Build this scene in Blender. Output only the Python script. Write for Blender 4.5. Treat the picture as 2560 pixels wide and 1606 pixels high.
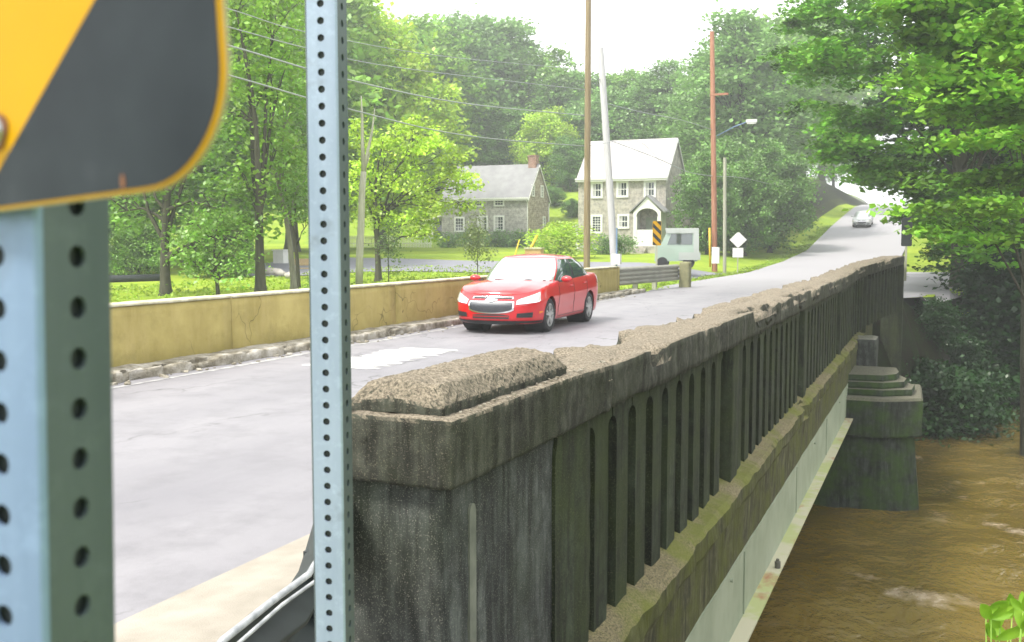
import bpy, bmesh, math, random
import numpy as np
from mathutils import Vector, Matrix, noise as mnoise

for _o in list(bpy.data.objects):
    bpy.data.objects.remove(_o)
scene = bpy.context.scene
COL = scene.collection
R = math.radians

# ------------------------------------------------------------------ camera
EYE = Vector((0, 0, 1.75))
YAW, PITCH, FPX, PCX, PCY = R(22.95), R(4.506), 2500.0, 1280.0, 803.0
cd = bpy.data.cameras.new('camera')
cam = bpy.data.objects.new('camera', cd)
COL.objects.link(cam)
cam.location = EYE
cam.rotation_euler = (R(90) - PITCH, 0, YAW)
cd.sensor_width = 36
cd.lens = 36 * FPX / 2560
cd.clip_start = 0.05
cd.clip_end = 2000
cd.dof.use_dof = True
cd.dof.focus_distance = 5.5
cd.dof.aperture_fstop = 10
scene.camera = cam
FW = Vector((-math.sin(YAW) * math.cos(PITCH), math.cos(YAW) * math.cos(PITCH), -math.sin(PITCH)))
RT = Vector((math.cos(YAW), math.sin(YAW), 0))
UP = RT.cross(FW)


def ray(u, v): return FW + RT * ((u - PCX) / FPX) - UP * ((v - PCY) / FPX)
def spot(u, v, d): return EYE + ray(u, v) * d            # world point seen at a photo pixel, at real distance d
def on_z(u, v, z): r = ray(u, v); return EYE + r * ((z - EYE.z) / r.z)
def on_x(u, v, x): r = ray(u, v); return EYE + r * (x / r.x)
def on_y(u, v, y): r = ray(u, v); return EYE + r * (y / r.y)

# ------------------------------------------------------------------ world, sun, exposure
SUN_EL, SUN_AZ = R(56), R(-142)          # azimuth measured from +y towards +x
w = bpy.data.worlds.new('World')
scene.world = w
w.use_nodes = True
nt = w.node_tree
nt.nodes.clear()
wo = nt.nodes.new('ShaderNodeOutputWorld')
bg = nt.nodes.new('ShaderNodeBackground')
bg.inputs['Strength'].default_value = 0.12
sky = nt.nodes.new('ShaderNodeTexSky')
sky.sky_type = 'NISHITA'
sky.sun_disc = False
sky.sun_elevation = SUN_EL
sky.sun_rotation = SUN_AZ
sky.dust_density = 3
mx = nt.nodes.new('ShaderNodeMix'); mx.data_type = 'RGBA'
cl = nt.nodes.new('ShaderNodeTexNoise'); cl.inputs['Scale'].default_value = 2.2; cl.inputs['Detail'].default_value = 5
tc = nt.nodes.new('ShaderNodeTexCoord')
rp = nt.nodes.new('ShaderNodeMapRange')
rp.inputs['From Min'].default_value = 0.3; rp.inputs['From Max'].default_value = 0.7
rp.inputs['To Min'].default_value = 0.86; rp.inputs['To Max'].default_value = 0.97
nt.links.new(tc.outputs['Generated'], cl.inputs['Vector'])
nt.links.new(cl.outputs['Fac'], rp.inputs['Value'])
nt.links.new(rp.outputs['Result'], mx.inputs[0])
nt.links.new(sky.outputs['Color'], mx.inputs[6])
mx.inputs[7].default_value = (10.6, 10.7, 10.8, 1)          # thin bright overcast
nt.links.new(mx.outputs[2], bg.inputs['Color'])
nt.links.new(bg.outputs[0], wo.inputs[0])

sd = bpy.data.lights.new('sun', 'SUN')
sun = bpy.data.objects.new('sun', sd)
COL.objects.link(sun)
sd.energy = 2.8
sd.angle = R(11)
sd.color = (1.0, 0.95, 0.86)
sdir = Vector((math.sin(SUN_AZ) * math.cos(SUN_EL), math.cos(SUN_AZ) * math.cos(SUN_EL), math.sin(SUN_EL)))
sun.rotation_euler = sdir.to_track_quat('Z', 'Y').to_euler()
sun.location = (0, 0, 60)

scene.view_settings.view_transform = 'Standard'
scene.view_settings.look = 'None'
scene.view_settings.exposure = 1.05
scene.view_settings.gamma = 1
scene.render.engine = 'CYCLES'
scene.cycles.use_denoising = True
scene.cycles.max_bounces = 6
scene.cycles.diffuse_bounces = 3
scene.cycles.transmission_bounces = 4
scene.cycles.volume_bounces = 0
scene.cycles.sample_clamp_indirect = 6
scene.cycles.use_adaptive_sampling = True

# ------------------------------------------------------------------ helpers: objects
def ent(name, loc=(0, 0, 0), rz=0, label=None, cat=None, group=None):
    o = bpy.data.objects.new(name, None)
    o.empty_display_size = 0.2
    COL.objects.link(o)
    o.location = loc
    o.rotation_euler = (0, 0, rz)
    return tag(o, label, cat, group)


def tag(o, label=None, cat=None, group=None, kind=None):
    if label: o['label'] = label
    if cat: o['category'] = cat
    if group: o['group'] = group
    if kind: o['kind'] = kind
    return o


def link(name, me, parent=None, loc=None, rot=None):
    o = bpy.data.objects.new(name, me)
    COL.objects.link(o)
    if parent is not None: o.parent = parent
    if loc is not None: o.location = loc
    if rot is not None: o.rotation_euler = rot
    return o


def copy_tree(o, parent=None):
    c = o.copy()
    COL.objects.link(c)
    if parent is not None: c.parent = parent
    for ch in list(o.children):
        copy_tree(ch, c)
    return c


class MB:
    def __init__(s): s.v = []; s.f = []; s.m = []

    def add(s, vs, fs, mi=0):
        b = len(s.v)
        s.v += [tuple(p) for p in vs]
        s.f += [tuple(i + b for i in q) for q in fs]
        s.m += [mi] * len(fs)
        return s

    def box(s, x0, x1, y0, y1, z0, z1, mi=0, M=None):
        vs = [Vector(p) for p in ((x0, y0, z0), (x1, y0, z0), (x1, y1, z0), (x0, y1, z0), (x0, y0, z1), (x1, y0, z1), (x1, y1, z1), (x0, y1, z1))]
        if M: vs = [M @ p for p in vs]
        return s.add(vs, [(0, 3, 2, 1), (4, 5, 6, 7), (0, 1, 5, 4), (1, 2, 6, 5), (2, 3, 7, 6), (3, 0, 4, 7)], mi)

    def tube(s, pts, rad, n=8, mi=0, cap=True):
        pts = [Vector(p) for p in pts]
        if not hasattr(rad, '__len__'): rad = [rad] * len(pts)
        vs = []; fs = []
        for i, p in enumerate(pts):
            t = (pts[min(i + 1, len(pts) - 1)] - pts[max(i - 1, 0)]).normalized()
            a = t.cross(Vector((0, 0, 1)) if abs(t.z) < 0.9 else Vector((1, 0, 0))).normalized()
            b = t.cross(a)
            for k in range(n):
                an = 2 * math.pi * k / n
                vs.append(p + (a * math.cos(an) + b * math.sin(an)) * rad[i])
        for i in range(len(pts) - 1):
            for k in range(n):
                fs.append((i * n + k, i * n + (k + 1) % n, (i + 1) * n + (k + 1) % n, (i + 1) * n + k))
        if cap:
            fs.append(tuple(range(n))[::-1]); fs.append(tuple((len(pts) - 1) * n + k for k in range(n)))
        return s.add(vs, fs, mi)

    def prism(s, poly, h, fn, mi=0):
        """poly: 2D outline; fn(a,b,t) -> world point for t in (0,h)"""
        n = len(poly)
        vs = [fn(a, b, 0) for a, b in poly] + [fn(a, b, h) for a, b in poly]
        fs = [tuple(range(n))[::-1], tuple(range(n, 2 * n))] + [(i, (i + 1) % n, n + (i + 1) % n, n + i) for i in range(n)]
        return s.add(vs, fs, mi)

    def grid(s, fn, nu, nv, mi=0, flip=False):
        vs = [fn(i / nu, j / nv) for j in range(nv + 1) for i in range(nu + 1)]
        W = nu + 1
        fs = []
        for j in range(nv):
            for i in range(nu):
                q = (j * W + i, j * W + i + 1, (j + 1) * W + i + 1, (j + 1) * W + i)
                fs.append(q[::-1] if flip else q)
        return s.add(vs, fs, mi)

    def disc(s, c, r, ax, n=20, h=0.01, mi=0, r2=None):
        ax = Vector(ax).normalized(); c = Vector(c)
        return s.tube([c, c + ax * h], [r, r2 if r2 is not None else r], n, mi)

    def build(s, name, mats, parent=None, smooth=False, fix=True, auto=None):
        me = bpy.data.meshes.new(name)
        me.from_pydata(s.v, [], s.f)
        for m_ in (mats if isinstance(mats, (list, tuple)) else [mats]): me.materials.append(m_)
        if any(s.m): me.polygons.foreach_set('material_index', s.m)
        if fix:
            bm = bmesh.new(); bm.from_mesh(me)
            bmesh.ops.recalc_face_normals(bm, faces=bm.faces)
            bm.to_mesh(me); bm.free()
        if smooth: me.polygons.foreach_set('use_smooth', [True] * len(me.polygons))
        if auto is not None and smooth:
            me.set_sharp_from_angle(angle=R(auto))
        me.update()
        return link(name, me, parent)


def gridbox(x0, x1, y0, y1, z0, z1, step, r, disp, faces='xXyYzZ', ystep=None):
    """rounded, noise-displaced box as a MB"""
    dims = [(x0, x1), (y0, y1), (z0, z1)]
    st = [step, ystep or step, step]
    ns = [max(1, int(round((b - a) / s_))) for (a, b), s_ in zip(dims, st)]
    idx = {}; vs = []; fs = []

    def vid(i, j, k):
        key = (i, j, k)
        if key not in idx:
            p = Vector([dims[a][0] + (dims[a][1] - dims[a][0]) * (i, j, k)[a] / ns[a] for a in range(3)])
            q = Vector([min(max(p[a], dims[a][0] + r), dims[a][1] - r) for a in range(3)])
            d = p - q
            if d.length > 1e-9: p = q + d.normalized() * r
            nn = d.normalized() if d.length > 1e-9 else Vector((0, 0, 1))
            p = disp(p, nn)
            idx[key] = len(vs); vs.append(p)
        return idx[key]
    for a, lo, hi in ((0, 'x', 'X'), (1, 'y', 'Y'), (2, 'z', 'Z')):
        b, c = [(1, 2), (2, 0), (0, 1)][a]
        for side, ch in ((0, lo), (1, hi)):
            if ch not in faces: continue
            for i in range(ns[b]):
                for j in range(ns[c]):
                    def K(ii, jj):
                        t = [0, 0, 0]; t[a] = side * ns[a]; t[b] = ii; t[c] = jj
                        return vid(*t)
                    q = (K(i, j), K(i + 1, j), K(i + 1, j + 1), K(i, j + 1))
                    fs.append(q if side else q[::-1])
    m_ = MB(); m_.add(vs, fs)
    return m_


def fbm(p, sc, o=4):
    return mnoise.fractal(Vector(p) * sc, 0.6, 2.1, o, noise_basis='PERLIN_ORIGINAL')

# ------------------------------------------------------------------ helpers: materials
class NT:
    def __init__(s, m):
        m.use_nodes = True
        s.t = m.node_tree; s.n = s.t.nodes; s.n.clear()
        s.out = s.n.new('ShaderNodeOutputMaterial')

    def new(s, ty, **kw):
        n = s.n.new(ty)
        for k, v in kw.items():
            if hasattr(n, k): setattr(n, k, v)
        return n

    def lk(s, a, b): s.t.links.new(a, b)

    def noise(s, scale, detail=4, rough=0.55, vec=None, dist=0):
        n = s.new('ShaderNodeTexNoise')
        n.inputs['Scale'].default_value = scale; n.inputs['Detail'].default_value = detail
        n.inputs['Roughness'].default_value = rough; n.inputs['Distortion'].default_value = dist
        if vec is not None: s.lk(vec, n.inputs['Vector'])
        return n.outputs['Fac']

    def ramp(s, fac, stops, interp='LINEAR'):
        n = s.new('ShaderNodeValToRGB')
        cr = n.color_ramp; cr.interpolation = interp
        while len(cr.elements) < len(stops): cr.elements.new(0.5)
        for e, (p, c) in zip(cr.elements, stops):
            e.position = p
            e.color = (c[0], c[1], c[2], 1) if hasattr(c, '__len__') else (c, c, c, 1)
        s.lk(fac, n.inputs[0])
        return n.outputs[0]

    def mix(s, fac, a, b, mode='MIX'):
        n = s.new('ShaderNodeMix'); n.data_type = 'RGBA'; n.blend_type = mode
        for sock, val in ((n.inputs[0], fac), (n.inputs[6], a), (n.inputs[7], b)):
            if hasattr(val, 'is_output'): s.lk(val, sock)
            elif hasattr(val, '__len__'): sock.default_value = (val[0], val[1], val[2], 1)
            else: sock.default_value = val
        return n.outputs[2]

    def math(s, op, a, b=0.0, clamp=False):
        n = s.new('ShaderNodeMath'); n.operation = op; n.use_clamp = clamp
        for sock, val in ((n.inputs[0], a), (n.inputs[1], b)):
            if hasattr(val, 'is_output'): s.lk(val, sock)
            else: sock.default_value = val
        return n.outputs[0]

    def coord(s, which='Object'):
        return s.new('ShaderNodeTexCoord').outputs[which]

    def scaled(s, vec, sc):
        n = s.new('ShaderNodeMapping'); n.inputs['Scale'].default_value = sc
        s.lk(vec, n.inputs['Vector']); return n.outputs[0]

    def normal_z(s):
        g = s.new('ShaderNodeNewGeometry'); x = s.new('ShaderNodeSeparateXYZ')
        s.lk(g.outputs['True Normal'], x.inputs[0]); return x.outputs['Z']

    def bump(s, h, strength, dist=0.02):
        n = s.new('ShaderNodeBump'); n.inputs['Strength'].default_value = strength; n.inputs['Distance'].default_value = dist
        s.lk(h, n.inputs['Height']); return n.outputs[0]

    def bsdf(s, color, rough=0.8, metal=0.0, normal=None, coat=0, spec=None, alpha=None):
        p = s.new('ShaderNodeBsdfPrincipled')
        for k, v in (('Base Color', color), ('Roughness', rough), ('Metallic', metal)):
            if hasattr(v, 'is_output'): s.lk(v, p.inputs[k])
            elif hasattr(v, '__len__'): p.inputs[k].default_value = (v[0], v[1], v[2], 1)
            else: p.inputs[k].default_value = v
        if coat: p.inputs['Coat Weight'].default_value = coat; p.inputs['Coat Roughness'].default_value = 0.04
        if spec is not None: p.inputs['Specular IOR Level'].default_value = spec
        if normal is not None: s.lk(normal, p.inputs['Normal'])
        s.lk(p.outputs[0], s.out.inputs[0])
        return p


def mat(name): m_ = bpy.data.materials.new(name); return m_, NT(m_)


def simple(name, stops, scale=5, rough=0.8, metal=0.0, bump=0.0, bscale=40, bdist=0.01, detail=5, coat=0, spec=None, sc3=None):
    m_, t = mat(name)
    v = t.coord()
    if sc3: v = t.scaled(v, sc3)
    c = t.ramp(t.noise(scale, detail, vec=v), stops)
    nrm = t.bump(t.noise(bscale, 4, vec=v), bump, bdist) if bump else None
    t.bsdf(c, rough, metal, nrm, coat, spec)
    return m_


def flat(name, c, rough=0.5, metal=0.0, coat=0, spec=None):
    return simple(name, [(0.3, tuple(k * 0.92 for k in c)), (0.7, c)], 8, rough, metal, coat=coat, spec=spec)
# ------------------------------------------------------------------ materials
def m_concrete(name, top, sides, moss, top_moss=0.0, bump=0.5, bs=60, moss_amt=0.5, streak=True):
    m_, t = mat(name)
    oi = t.new('ShaderNodeObjectInfo')
    vm = t.new('ShaderNodeVectorMath'); vm.operation = 'MULTIPLY_ADD'
    t.lk(oi.outputs['Random'], vm.inputs[0]); vm.inputs[1].default_value = (9.7, 13.1, 5.3); t.lk(t.coord(), vm.inputs[2])
    v = vm.outputs[0]
    n1 = t.noise(2.2, 6, 0.62, v); n2 = t.noise(9, 6, 0.6, v); n3 = t.noise(70, 4, 0.7, v)
    sv = t.scaled(v, (7, 7, 0.7)); ns = t.noise(2.0, 5, 0.6, sv)
    side = t.mix(t.ramp(n2, [(0.35, 0), (0.65, 1)]), [c * 0.55 for c in sides], [c * 1.5 for c in sides])
    side = t.mix(t.math('MULTIPLY', t.ramp(t.noise(1.3, 5, .7, v), [(.54, 0), (.68, 1)]), .6), side, [c * 2.6 for c in sides])
    if streak:
        side = t.mix(t.ramp(ns, [(0.42, 0), (0.62, 1)]), side, [c * 0.35 for c in sides])
    side = t.mix(t.math('MULTIPLY', t.ramp(n1, [(0.5 - 0.12 * moss_amt, 0), (0.66, 1)]), moss_amt), side, moss)
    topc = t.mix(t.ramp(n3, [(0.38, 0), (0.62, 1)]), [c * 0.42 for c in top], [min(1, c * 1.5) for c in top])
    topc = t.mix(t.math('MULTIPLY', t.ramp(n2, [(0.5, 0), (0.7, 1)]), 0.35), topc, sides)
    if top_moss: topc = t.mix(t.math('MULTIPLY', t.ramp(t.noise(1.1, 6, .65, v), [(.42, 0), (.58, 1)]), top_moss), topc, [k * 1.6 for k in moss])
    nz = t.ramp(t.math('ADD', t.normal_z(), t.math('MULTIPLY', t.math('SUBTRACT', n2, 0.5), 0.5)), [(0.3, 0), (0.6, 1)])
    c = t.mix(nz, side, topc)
    c = t.mix(t.math('MULTIPLY', t.ramp(t.noise(150, 3, 0.6, v), [(0.56, 0), (0.7, 1)]), 0.35), c, [min(1, k * 1.5) for k in top])
    h = t.math('ADD', t.math('MULTIPLY', n3, 0.6), t.noise(bs * 4, 3, 0.7, v))
    t.bsdf(c, 0.93, 0, t.bump(h, bump, 0.006), spec=0.25)
    return m_


M = {}
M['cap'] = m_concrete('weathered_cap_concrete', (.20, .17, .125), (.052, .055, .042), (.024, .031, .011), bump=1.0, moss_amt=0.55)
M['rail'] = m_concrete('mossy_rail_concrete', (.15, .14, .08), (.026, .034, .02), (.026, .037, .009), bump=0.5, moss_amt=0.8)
M['ledge'] = m_concrete('mossy_ledge_concrete', (.17, .145, .08), (.07, .07, .036), (.07, .08, .012), top_moss=.85, bump=0.6, moss_amt=0.9)
M['endpost'] = m_concrete('grey_stained_concrete', (.25, .24, .2), (.052, .058, .052), (.022, .03, .016), bump=0.4, moss_amt=0.5)
M['stone_pier'] = m_concrete('mossy_pier_stone', (.13, .125, .09), (.03, .038, .03), (.03, .065, .006), bump=0.6, moss_amt=0.9)
M['pale_rib'] = simple('pale_lime_streak', [(.3, (.09, .1, .075)), (.7, (.165, .175, .135))], 8, .9, bump=.2)
M['deck'] = simple('deck_concrete', [(.3, (.1, .1, .08)), (.7, (.16, .15, .12))], 3, .9, bump=.3)


def m_asphalt(name, a, b, crack=True):
    m_, t = mat(name)
    v = t.coord()
    c = t.mix(t.ramp(t.noise(0.35, 5, .6, t.scaled(v, (1.6, .35, 1))), [(.35, 0), (.65, 1)]), a, b)
    c = t.mix(t.math('MULTIPLY', t.ramp(t.noise(1.6, 6, .7, v), [(.47, 0), (.66, 1)]), .5), c, [k * .66 for k in a])
    c = t.mix(t.math('MULTIPLY', t.ramp(t.noise(260, 2, .5, v), [(.4, 0), (.62, 1)]), .3), c, [min(1, k * 1.5) for k in b])
    if crack:
        vo = t.new('ShaderNodeTexVoronoi'); vo.feature = 'DISTANCE_TO_EDGE'; vo.inputs['Scale'].default_value = .42
        nz = t.new('ShaderNodeTexNoise'); nz.inputs['Scale'].default_value = 2.5; nz.inputs['Detail'].default_value = 5
        t.lk(v, nz.inputs['Vector'])
        va = t.new('ShaderNodeVectorMath'); va.operation = 'MULTIPLY_ADD'
        t.lk(nz.outputs['Color'], va.inputs[0]); va.inputs[1].default_value = (.9, .9, .9); t.lk(t.scaled(v, (1.5, .8, 1)), va.inputs[2])
        t.lk(va.outputs[0], vo.inputs['Vector'])
        cr = t.ramp(vo.outputs['Distance'], [(0, 1), (.014, 0)])
        msk = t.ramp(t.noise(.5, 3, .5, v), [(.47, 0), (.54, 1)])
        c = t.mix(t.math('MULTIPLY', t.math('MULTIPLY', cr, msk), .7), c, (.05, .05, .05))
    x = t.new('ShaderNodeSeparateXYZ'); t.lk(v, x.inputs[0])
    if crack: c = t.mix(t.ramp(t.math('DIVIDE', x.outputs['Y'], 100), [(.34, 0), (.5, 1)]), c, [min(1, k * 1.45) for k in b])  # far stretch paler: low-angle sky glare painted into the road colour
    t.bsdf(c, .6, 0, t.bump(t.noise(180, 3, .6, v), .35, .006), spec=.5)
    return m_


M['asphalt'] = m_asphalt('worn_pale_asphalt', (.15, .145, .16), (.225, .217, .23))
M['asphalt_side'] = m_asphalt('side_road_asphalt', (.16, .16, .19), (.2, .2, .235), False)
M['patch'] = simple('white_worn_patch', [(.35, (.26, .26, .255)), (.6, (.52, .52, .5))], 9, .85, bump=.3)
M['line'] = simple('worn_white_line', [(.42, (.24, .235, .24)), (.62, (.42, .42, .41))], 5, .8)
M['sand'] = simple('sandy_concrete', [(.3, (.25, .225, .185)), (.7, (.34, .31, .26))], 4, .93, bump=.4, bscale=120)
M['kerb'] = simple('broken_kerb_concrete', [(.35, (.15, .13, .09)), (.5, (.28, .255, .2)), (.70, (.48, .45, .4))], 5, .93, bump=.8, bscale=30, bdist=.03)


def m_parapet():
    m_, t = mat('ochre_stained_render')
    v = t.coord()
    c = t.mix(t.ramp(t.noise(.8, 6, .65, v), [(.35, 0), (.65, 1)]), (.29, .235, .075), (.44, .365, .135))
    c = t.mix(t.math('MULTIPLY', t.ramp(t.noise(1.4, 5, .6, t.scaled(v, (1, 3.5, .5))), [(.48, 0), (.64, 1)]), .55), c, (.42, .34, .14))
    c = t.mix(t.math('MULTIPLY', t.ramp(t.noise(1.7, 6, .7, v), [(.54, 0), (.66, 1)]), .35), c, (.19, .16, .05))
    x = t.new('ShaderNodeSeparateXYZ'); t.lk(v, x.inputs[0])
    lo = t.ramp(t.math('ADD', x.outputs['Z'], t.math('MULTIPLY', t.noise(2.5, 4, .5, v), .35)), [(.28, 1), (.55, 0)])
    c = t.mix(t.math('MULTIPLY', lo, .35), c, (.16, .14, .035))
    vo = t.new('ShaderNodeTexVoronoi'); vo.feature = 'DISTANCE_TO_EDGE'; vo.inputs['Scale'].default_value = .9
    nz = t.new('ShaderNodeTexNoise'); nz.inputs['Scale'].default_value = 2; t.lk(v, nz.inputs['Vector'])
    va = t.new('ShaderNodeVectorMath'); va.operation = 'ADD'; t.lk(nz.outputs['Color'], va.inputs[0]); t.lk(v, va.inputs[1])
    t.lk(va.outputs[0], vo.inputs['Vector'])
    cr = t.math('MULTIPLY', t.ramp(vo.outputs['Distance'], [(0, 1), (.012, 0)]), t.ramp(t.noise(.7, 2, .5, v), [(.5, 0), (.55, 1)]))
    c = t.mix(t.math('MULTIPLY', cr, .7), c, (.06, .05, .02))
    t.bsdf(c, .92, 0, t.bump(t.noise(25, 5, .6, v), .4, .01), spec=.2)
    return m_


M['parapet'] = m_parapet()
M['coping'] = simple('pale_coping', [(.35, (.36, .33, .2)), (.65, (.6, .57, .42))], 4, .9, bump=.3)
M['girder'] = simple('pale_green_steel_paint', [(.35, (.22, .26, .18)), (.65, (.29, .33, .24))], 2, .6, bump=.1)


def m_rust():
    m_, t = mat('rust_patched_green_flange')
    v = t.coord()
    c = t.mix(t.ramp(t.noise(1.2, 4, .6, v), [(.45, 0), (.55, 1)]), (.42, .4, .28), (.34, .37, .16))
    c = t.mix(t.ramp(t.noise(.55, 5, .65, t.scaled(v, (2, 1, 1))), [(.60, 0), (.68, 1)]), c, (.3, .14, .07))
    t.bsdf(c, .75, 0, t.bump(t.noise(30, 4, .6, v), .3, .01))
    return m_


M['flange'] = m_rust()


def m_grass():
    m_, t = mat('grass_ground')
    v = t.coord()
    c = t.mix(t.ramp(t.noise(.18, 6, .65, v), [(.35, 0), (.65, 1)]), (.18, .29, .025), (.34, .43, .035))
    c = t.mix(t.math('MULTIPLY', t.ramp(t.noise(1.5, 6, .7, v), [(.45, 0), (.65, 1)]), .45), c, (.09, .17, .015))
    c = t.mix(t.math('MULTIPLY', t.ramp(t.noise(25, 4, .7, v), [(.4, 0), (.7, 1)]), .4), c, (.3, .38, .06))
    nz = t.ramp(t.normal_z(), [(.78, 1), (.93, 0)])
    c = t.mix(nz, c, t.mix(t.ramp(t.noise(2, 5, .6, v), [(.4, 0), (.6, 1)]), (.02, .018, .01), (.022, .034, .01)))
    t.bsdf(c, .95, 0, t.bump(t.noise(30, 5, .75, v), .8, .06), spec=.1)
    return m_


M['grass'] = m_grass()


def m_water():
    m_, t = mat('muddy_river_water')
    v = t.coord()
    vv = t.scaled(v, (1, .8, 1))
    n = t.noise(.9, 6, .6, vv, .2)
    c = t.mix(t.ramp(t.noise(.22, 4, .5, v), [(.35, 0), (.65, 1)]), (.10, .07, .012), (.155, .112, .03))
    fo = t.math('MULTIPLY', t.ramp(n, [(.58, 0), (.80, 1)]), t.ramp(t.noise(.28, 2, .5, v), [(.44, 0), (.6, 1)]))
    c = t.mix(fo, c, (.5, .41, .32))
    h = t.math('ADD', t.noise(1.3, 5, .6, vv, .25), t.math('MULTIPLY', t.noise(5, 3, .5, vv, .1), .12))
    t.bsdf(c, t.ramp(fo, [(0, .12), (1, .6)]), 0, t.bump(h, .6, .25), spec=.5)
    return m_


M['water'] = m_water()

# ------------------------------------------------------------------ ground shape
def clamp(a, lo, hi): return max(lo, min(hi, a))
def smooth(a, b, x): t_ = clamp((x - a) / (b - a), 0, 1); return t_ * t_ * (3 - 2 * t_)


def rz(y):
    P = [(-30, 0), (58, 0), (72, .38), (86, 1.05), (106, 3.3), (122, 4.9), (137, 6.3), (150, 7.0), (175, 7.2), (400, 7.2)]
    for (a, za), (b, zb) in zip(P, P[1:]):
        if y <= b:
            return za + (zb - za) * clamp((y - a) / (b - a), 0, 1)
    return P[-1][1]


def near_bridge(x): return smooth(2.2, -1.2, x)
def y_far(x): return 40 + (x - 3) * .846 - 5.0 * near_bridge(x) - 4.5 * smooth(-10.5, -15, x)
def y_near(x): return 4.5 + (x + 1.75) * .846


def ground_z(x, y):
    D = -x * .39 + y * .921
    left = max(.15, .3 + .0213 * (D - 48))
    # wooded hill behind the houses
    left += 15 * smooth(103, 150, D) * smooth(-14, -40, x)
    right = 0.0 + 9 * smooth(62, 120, y) * smooth(4, 16, x) + .5 * smooth(45, 60, y)
    road = rz(y) - .12
    if x < -6.1:
        g = road + (left - road) * smooth(-10.6, -16, x) if y > 30 else (left if x < -10 else -.15)
        if y > 80: g = max(g, rz(y) - .12 + smooth(-11.0, -17, x) * 4.2 * smooth(84, 104, y))
    else:
        g = road + (right - road) * smooth(-1.2, 6, x) if y > 30 else -.15
    # river channel
    nf = (y - y_far(x)) / 1.31
    nn = (y_near(x) - y) / 1.31
    wb = 4.5 - 3.0 * near_bridge(x) * smooth(-16, -11, x)
    if nf < wb and nn < 3:
        if nf > 0: g = -4.3 + (g + 4.3) * smooth(0, wb, nf)
        elif nn > 0: g = -4.3 + (g + 4.3) * smooth(0, 3, nn)
        else: g = -5.2
    return g


def axis(lo, hi, dlo, dhi, step, grow=1.25):
    a = list(np.arange(dlo, dhi + 1e-6, step))
    s_ = step; x = dlo
    while x > lo: s_ *= grow; x -= s_; a.insert(0, x)
    s_ = step; x = a[-1]
    while x < hi: s_ *= grow; x += s_; a.append(x)
    return a


xs = axis(-420, 300, -62, 26, 1.0); ys = axis(-60, 500, -10, 165, 1.0)
mb = MB()
W_ = len(xs)
gv = [(x, y, ground_z(x, y)) for y in ys for x in xs]
gf = [(j * W_ + i, j * W_ + i + 1, (j + 1) * W_ + i + 1, (j + 1) * W_ + i) for j in range(len(ys) - 1) for i in range(W_ - 1)]
mb.add(gv, gf)
ground = mb.build('ground', M['grass'], smooth=True, fix=False)
tag(ground, 'bright green grass ground of lawns, river banks and wooded slopes', kind='structure')


def gp(u, v):
    """where a sight line meets the ground"""
    r = ray(u, v)
    t_ = 3.0
    while t_ < 300:
        p = EYE + r * t_
        if p.z < ground_z(p.x, p.y): return p
        t_ += .2
    return EYE + r * 120


# water: one sheet with real ripples
wx = axis(-300, 250, -8, 14, .22, 1.3); wy = axis(-60, 220, 12, 44, .22, 1.3)
Ww = len(wx)
wv = []
for y in wy:
    for x in wx:
        a = .05 * fbm((x * .9, y * .7, 0), 1.1, 4) + .03 * math.sin(1.3 * x - .9 * y + 2.2 * fbm((x, y, 3), .4, 2))
        wv.append((x, y, -4.1 + a))
mb = MB(); mb.add(wv, [(j * Ww + i, j * Ww + i + 1, (j + 1) * Ww + i + 1, (j + 1) * Ww + i) for j in range(len(wy) - 1) for i in range(Ww - 1)])
water = mb.build('water', M['water'], smooth=True, fix=False)
tag(water, 'muddy brown river water with ripples and pale foam', kind='structure')

# ------------------------------------------------------------------ road
mb = MB()
ry = [-30, -10] + list(np.arange(0, 180, 1.5)) + [200, 260]
NX = 12
def road_x(y, k):
    xl = -9.25 if y < 32 else -9.25 - .65 * smooth(32, 40, y)
    xr = -3.36 if y < 31 else -3.36 + 1.0 * smooth(31, 38, y)
    return xl + (xr - xl) * k
rv = [(road_x(y, i / NX), y, rz(y) + .02) for y in ry for i in range(NX + 1)]
mb.add(rv, [(j * (NX + 1) + i, j * (NX + 1) + i + 1, (j + 1) * (NX + 1) + i + 1, (j + 1) * (NX + 1) + i) for j in range(len(ry) - 1) for i in range(NX)])
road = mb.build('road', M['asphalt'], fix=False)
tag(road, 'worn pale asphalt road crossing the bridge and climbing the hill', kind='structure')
# pale repair strip near the middle of the road
def blob_strip(name, x0, x1, y0, y1, z, m_, seed, label, wob=.12):
    n = 40
    L = [(x0 + wob * fbm((seed, i * .3, 0), 1.3, 3), y0 + (y1 - y0) * i / n, z) for i in range(n + 1)]
    Rr = [(x1 + wob * fbm((seed + 9, i * .3, 0), 1.3, 3), y0 + (y1 - y0) * i / n, z) for i in range(n + 1)]
    k = MB(); k.add(L + Rr, [(i, n + 1 + i, n + 2 + i, i + 1) for i in range(n)])
    o = k.build(name, m_, fix=False)
    tag(o, label, kind='structure')
    return o
blob_strip('road_patch', -8.05, -7.05, 11.7, 14.4, .0245, M['patch'], 1, 'white worn patch on the road beside the raised end block', .25)
blob_strip('road_line', -9.02, -8.92, -4, 31.5, .0245, M['line'], 4, 'faint worn white edge line along the far kerb', .05)
# pavement strip between road and near railing
mb = MB()
pv = []
for i in range(60):
    y = -12 + i * .78
    for k in range(4):
        x = -3.37 + .05 * fbm((y, 5, 0), 1.1, 3) if k == 0 else [-3.0, -2.7, -2.2][k - 1]
        if y < 3.4 and k == 3: x = -.9
        pv.append((x, y, .028 + (.03 if k else 0)))
mb.add(pv, [(j * 4 + i, j * 4 + i + 1, (j + 1) * 4 + i + 1, (j + 1) * 4 + i) for j in range(59) for i in range(3)])
pave = mb.build('pavement', M['sand'], fix=False)
tag(pave, 'sandy concrete strip between the road and the near railing', kind='structure')
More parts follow.
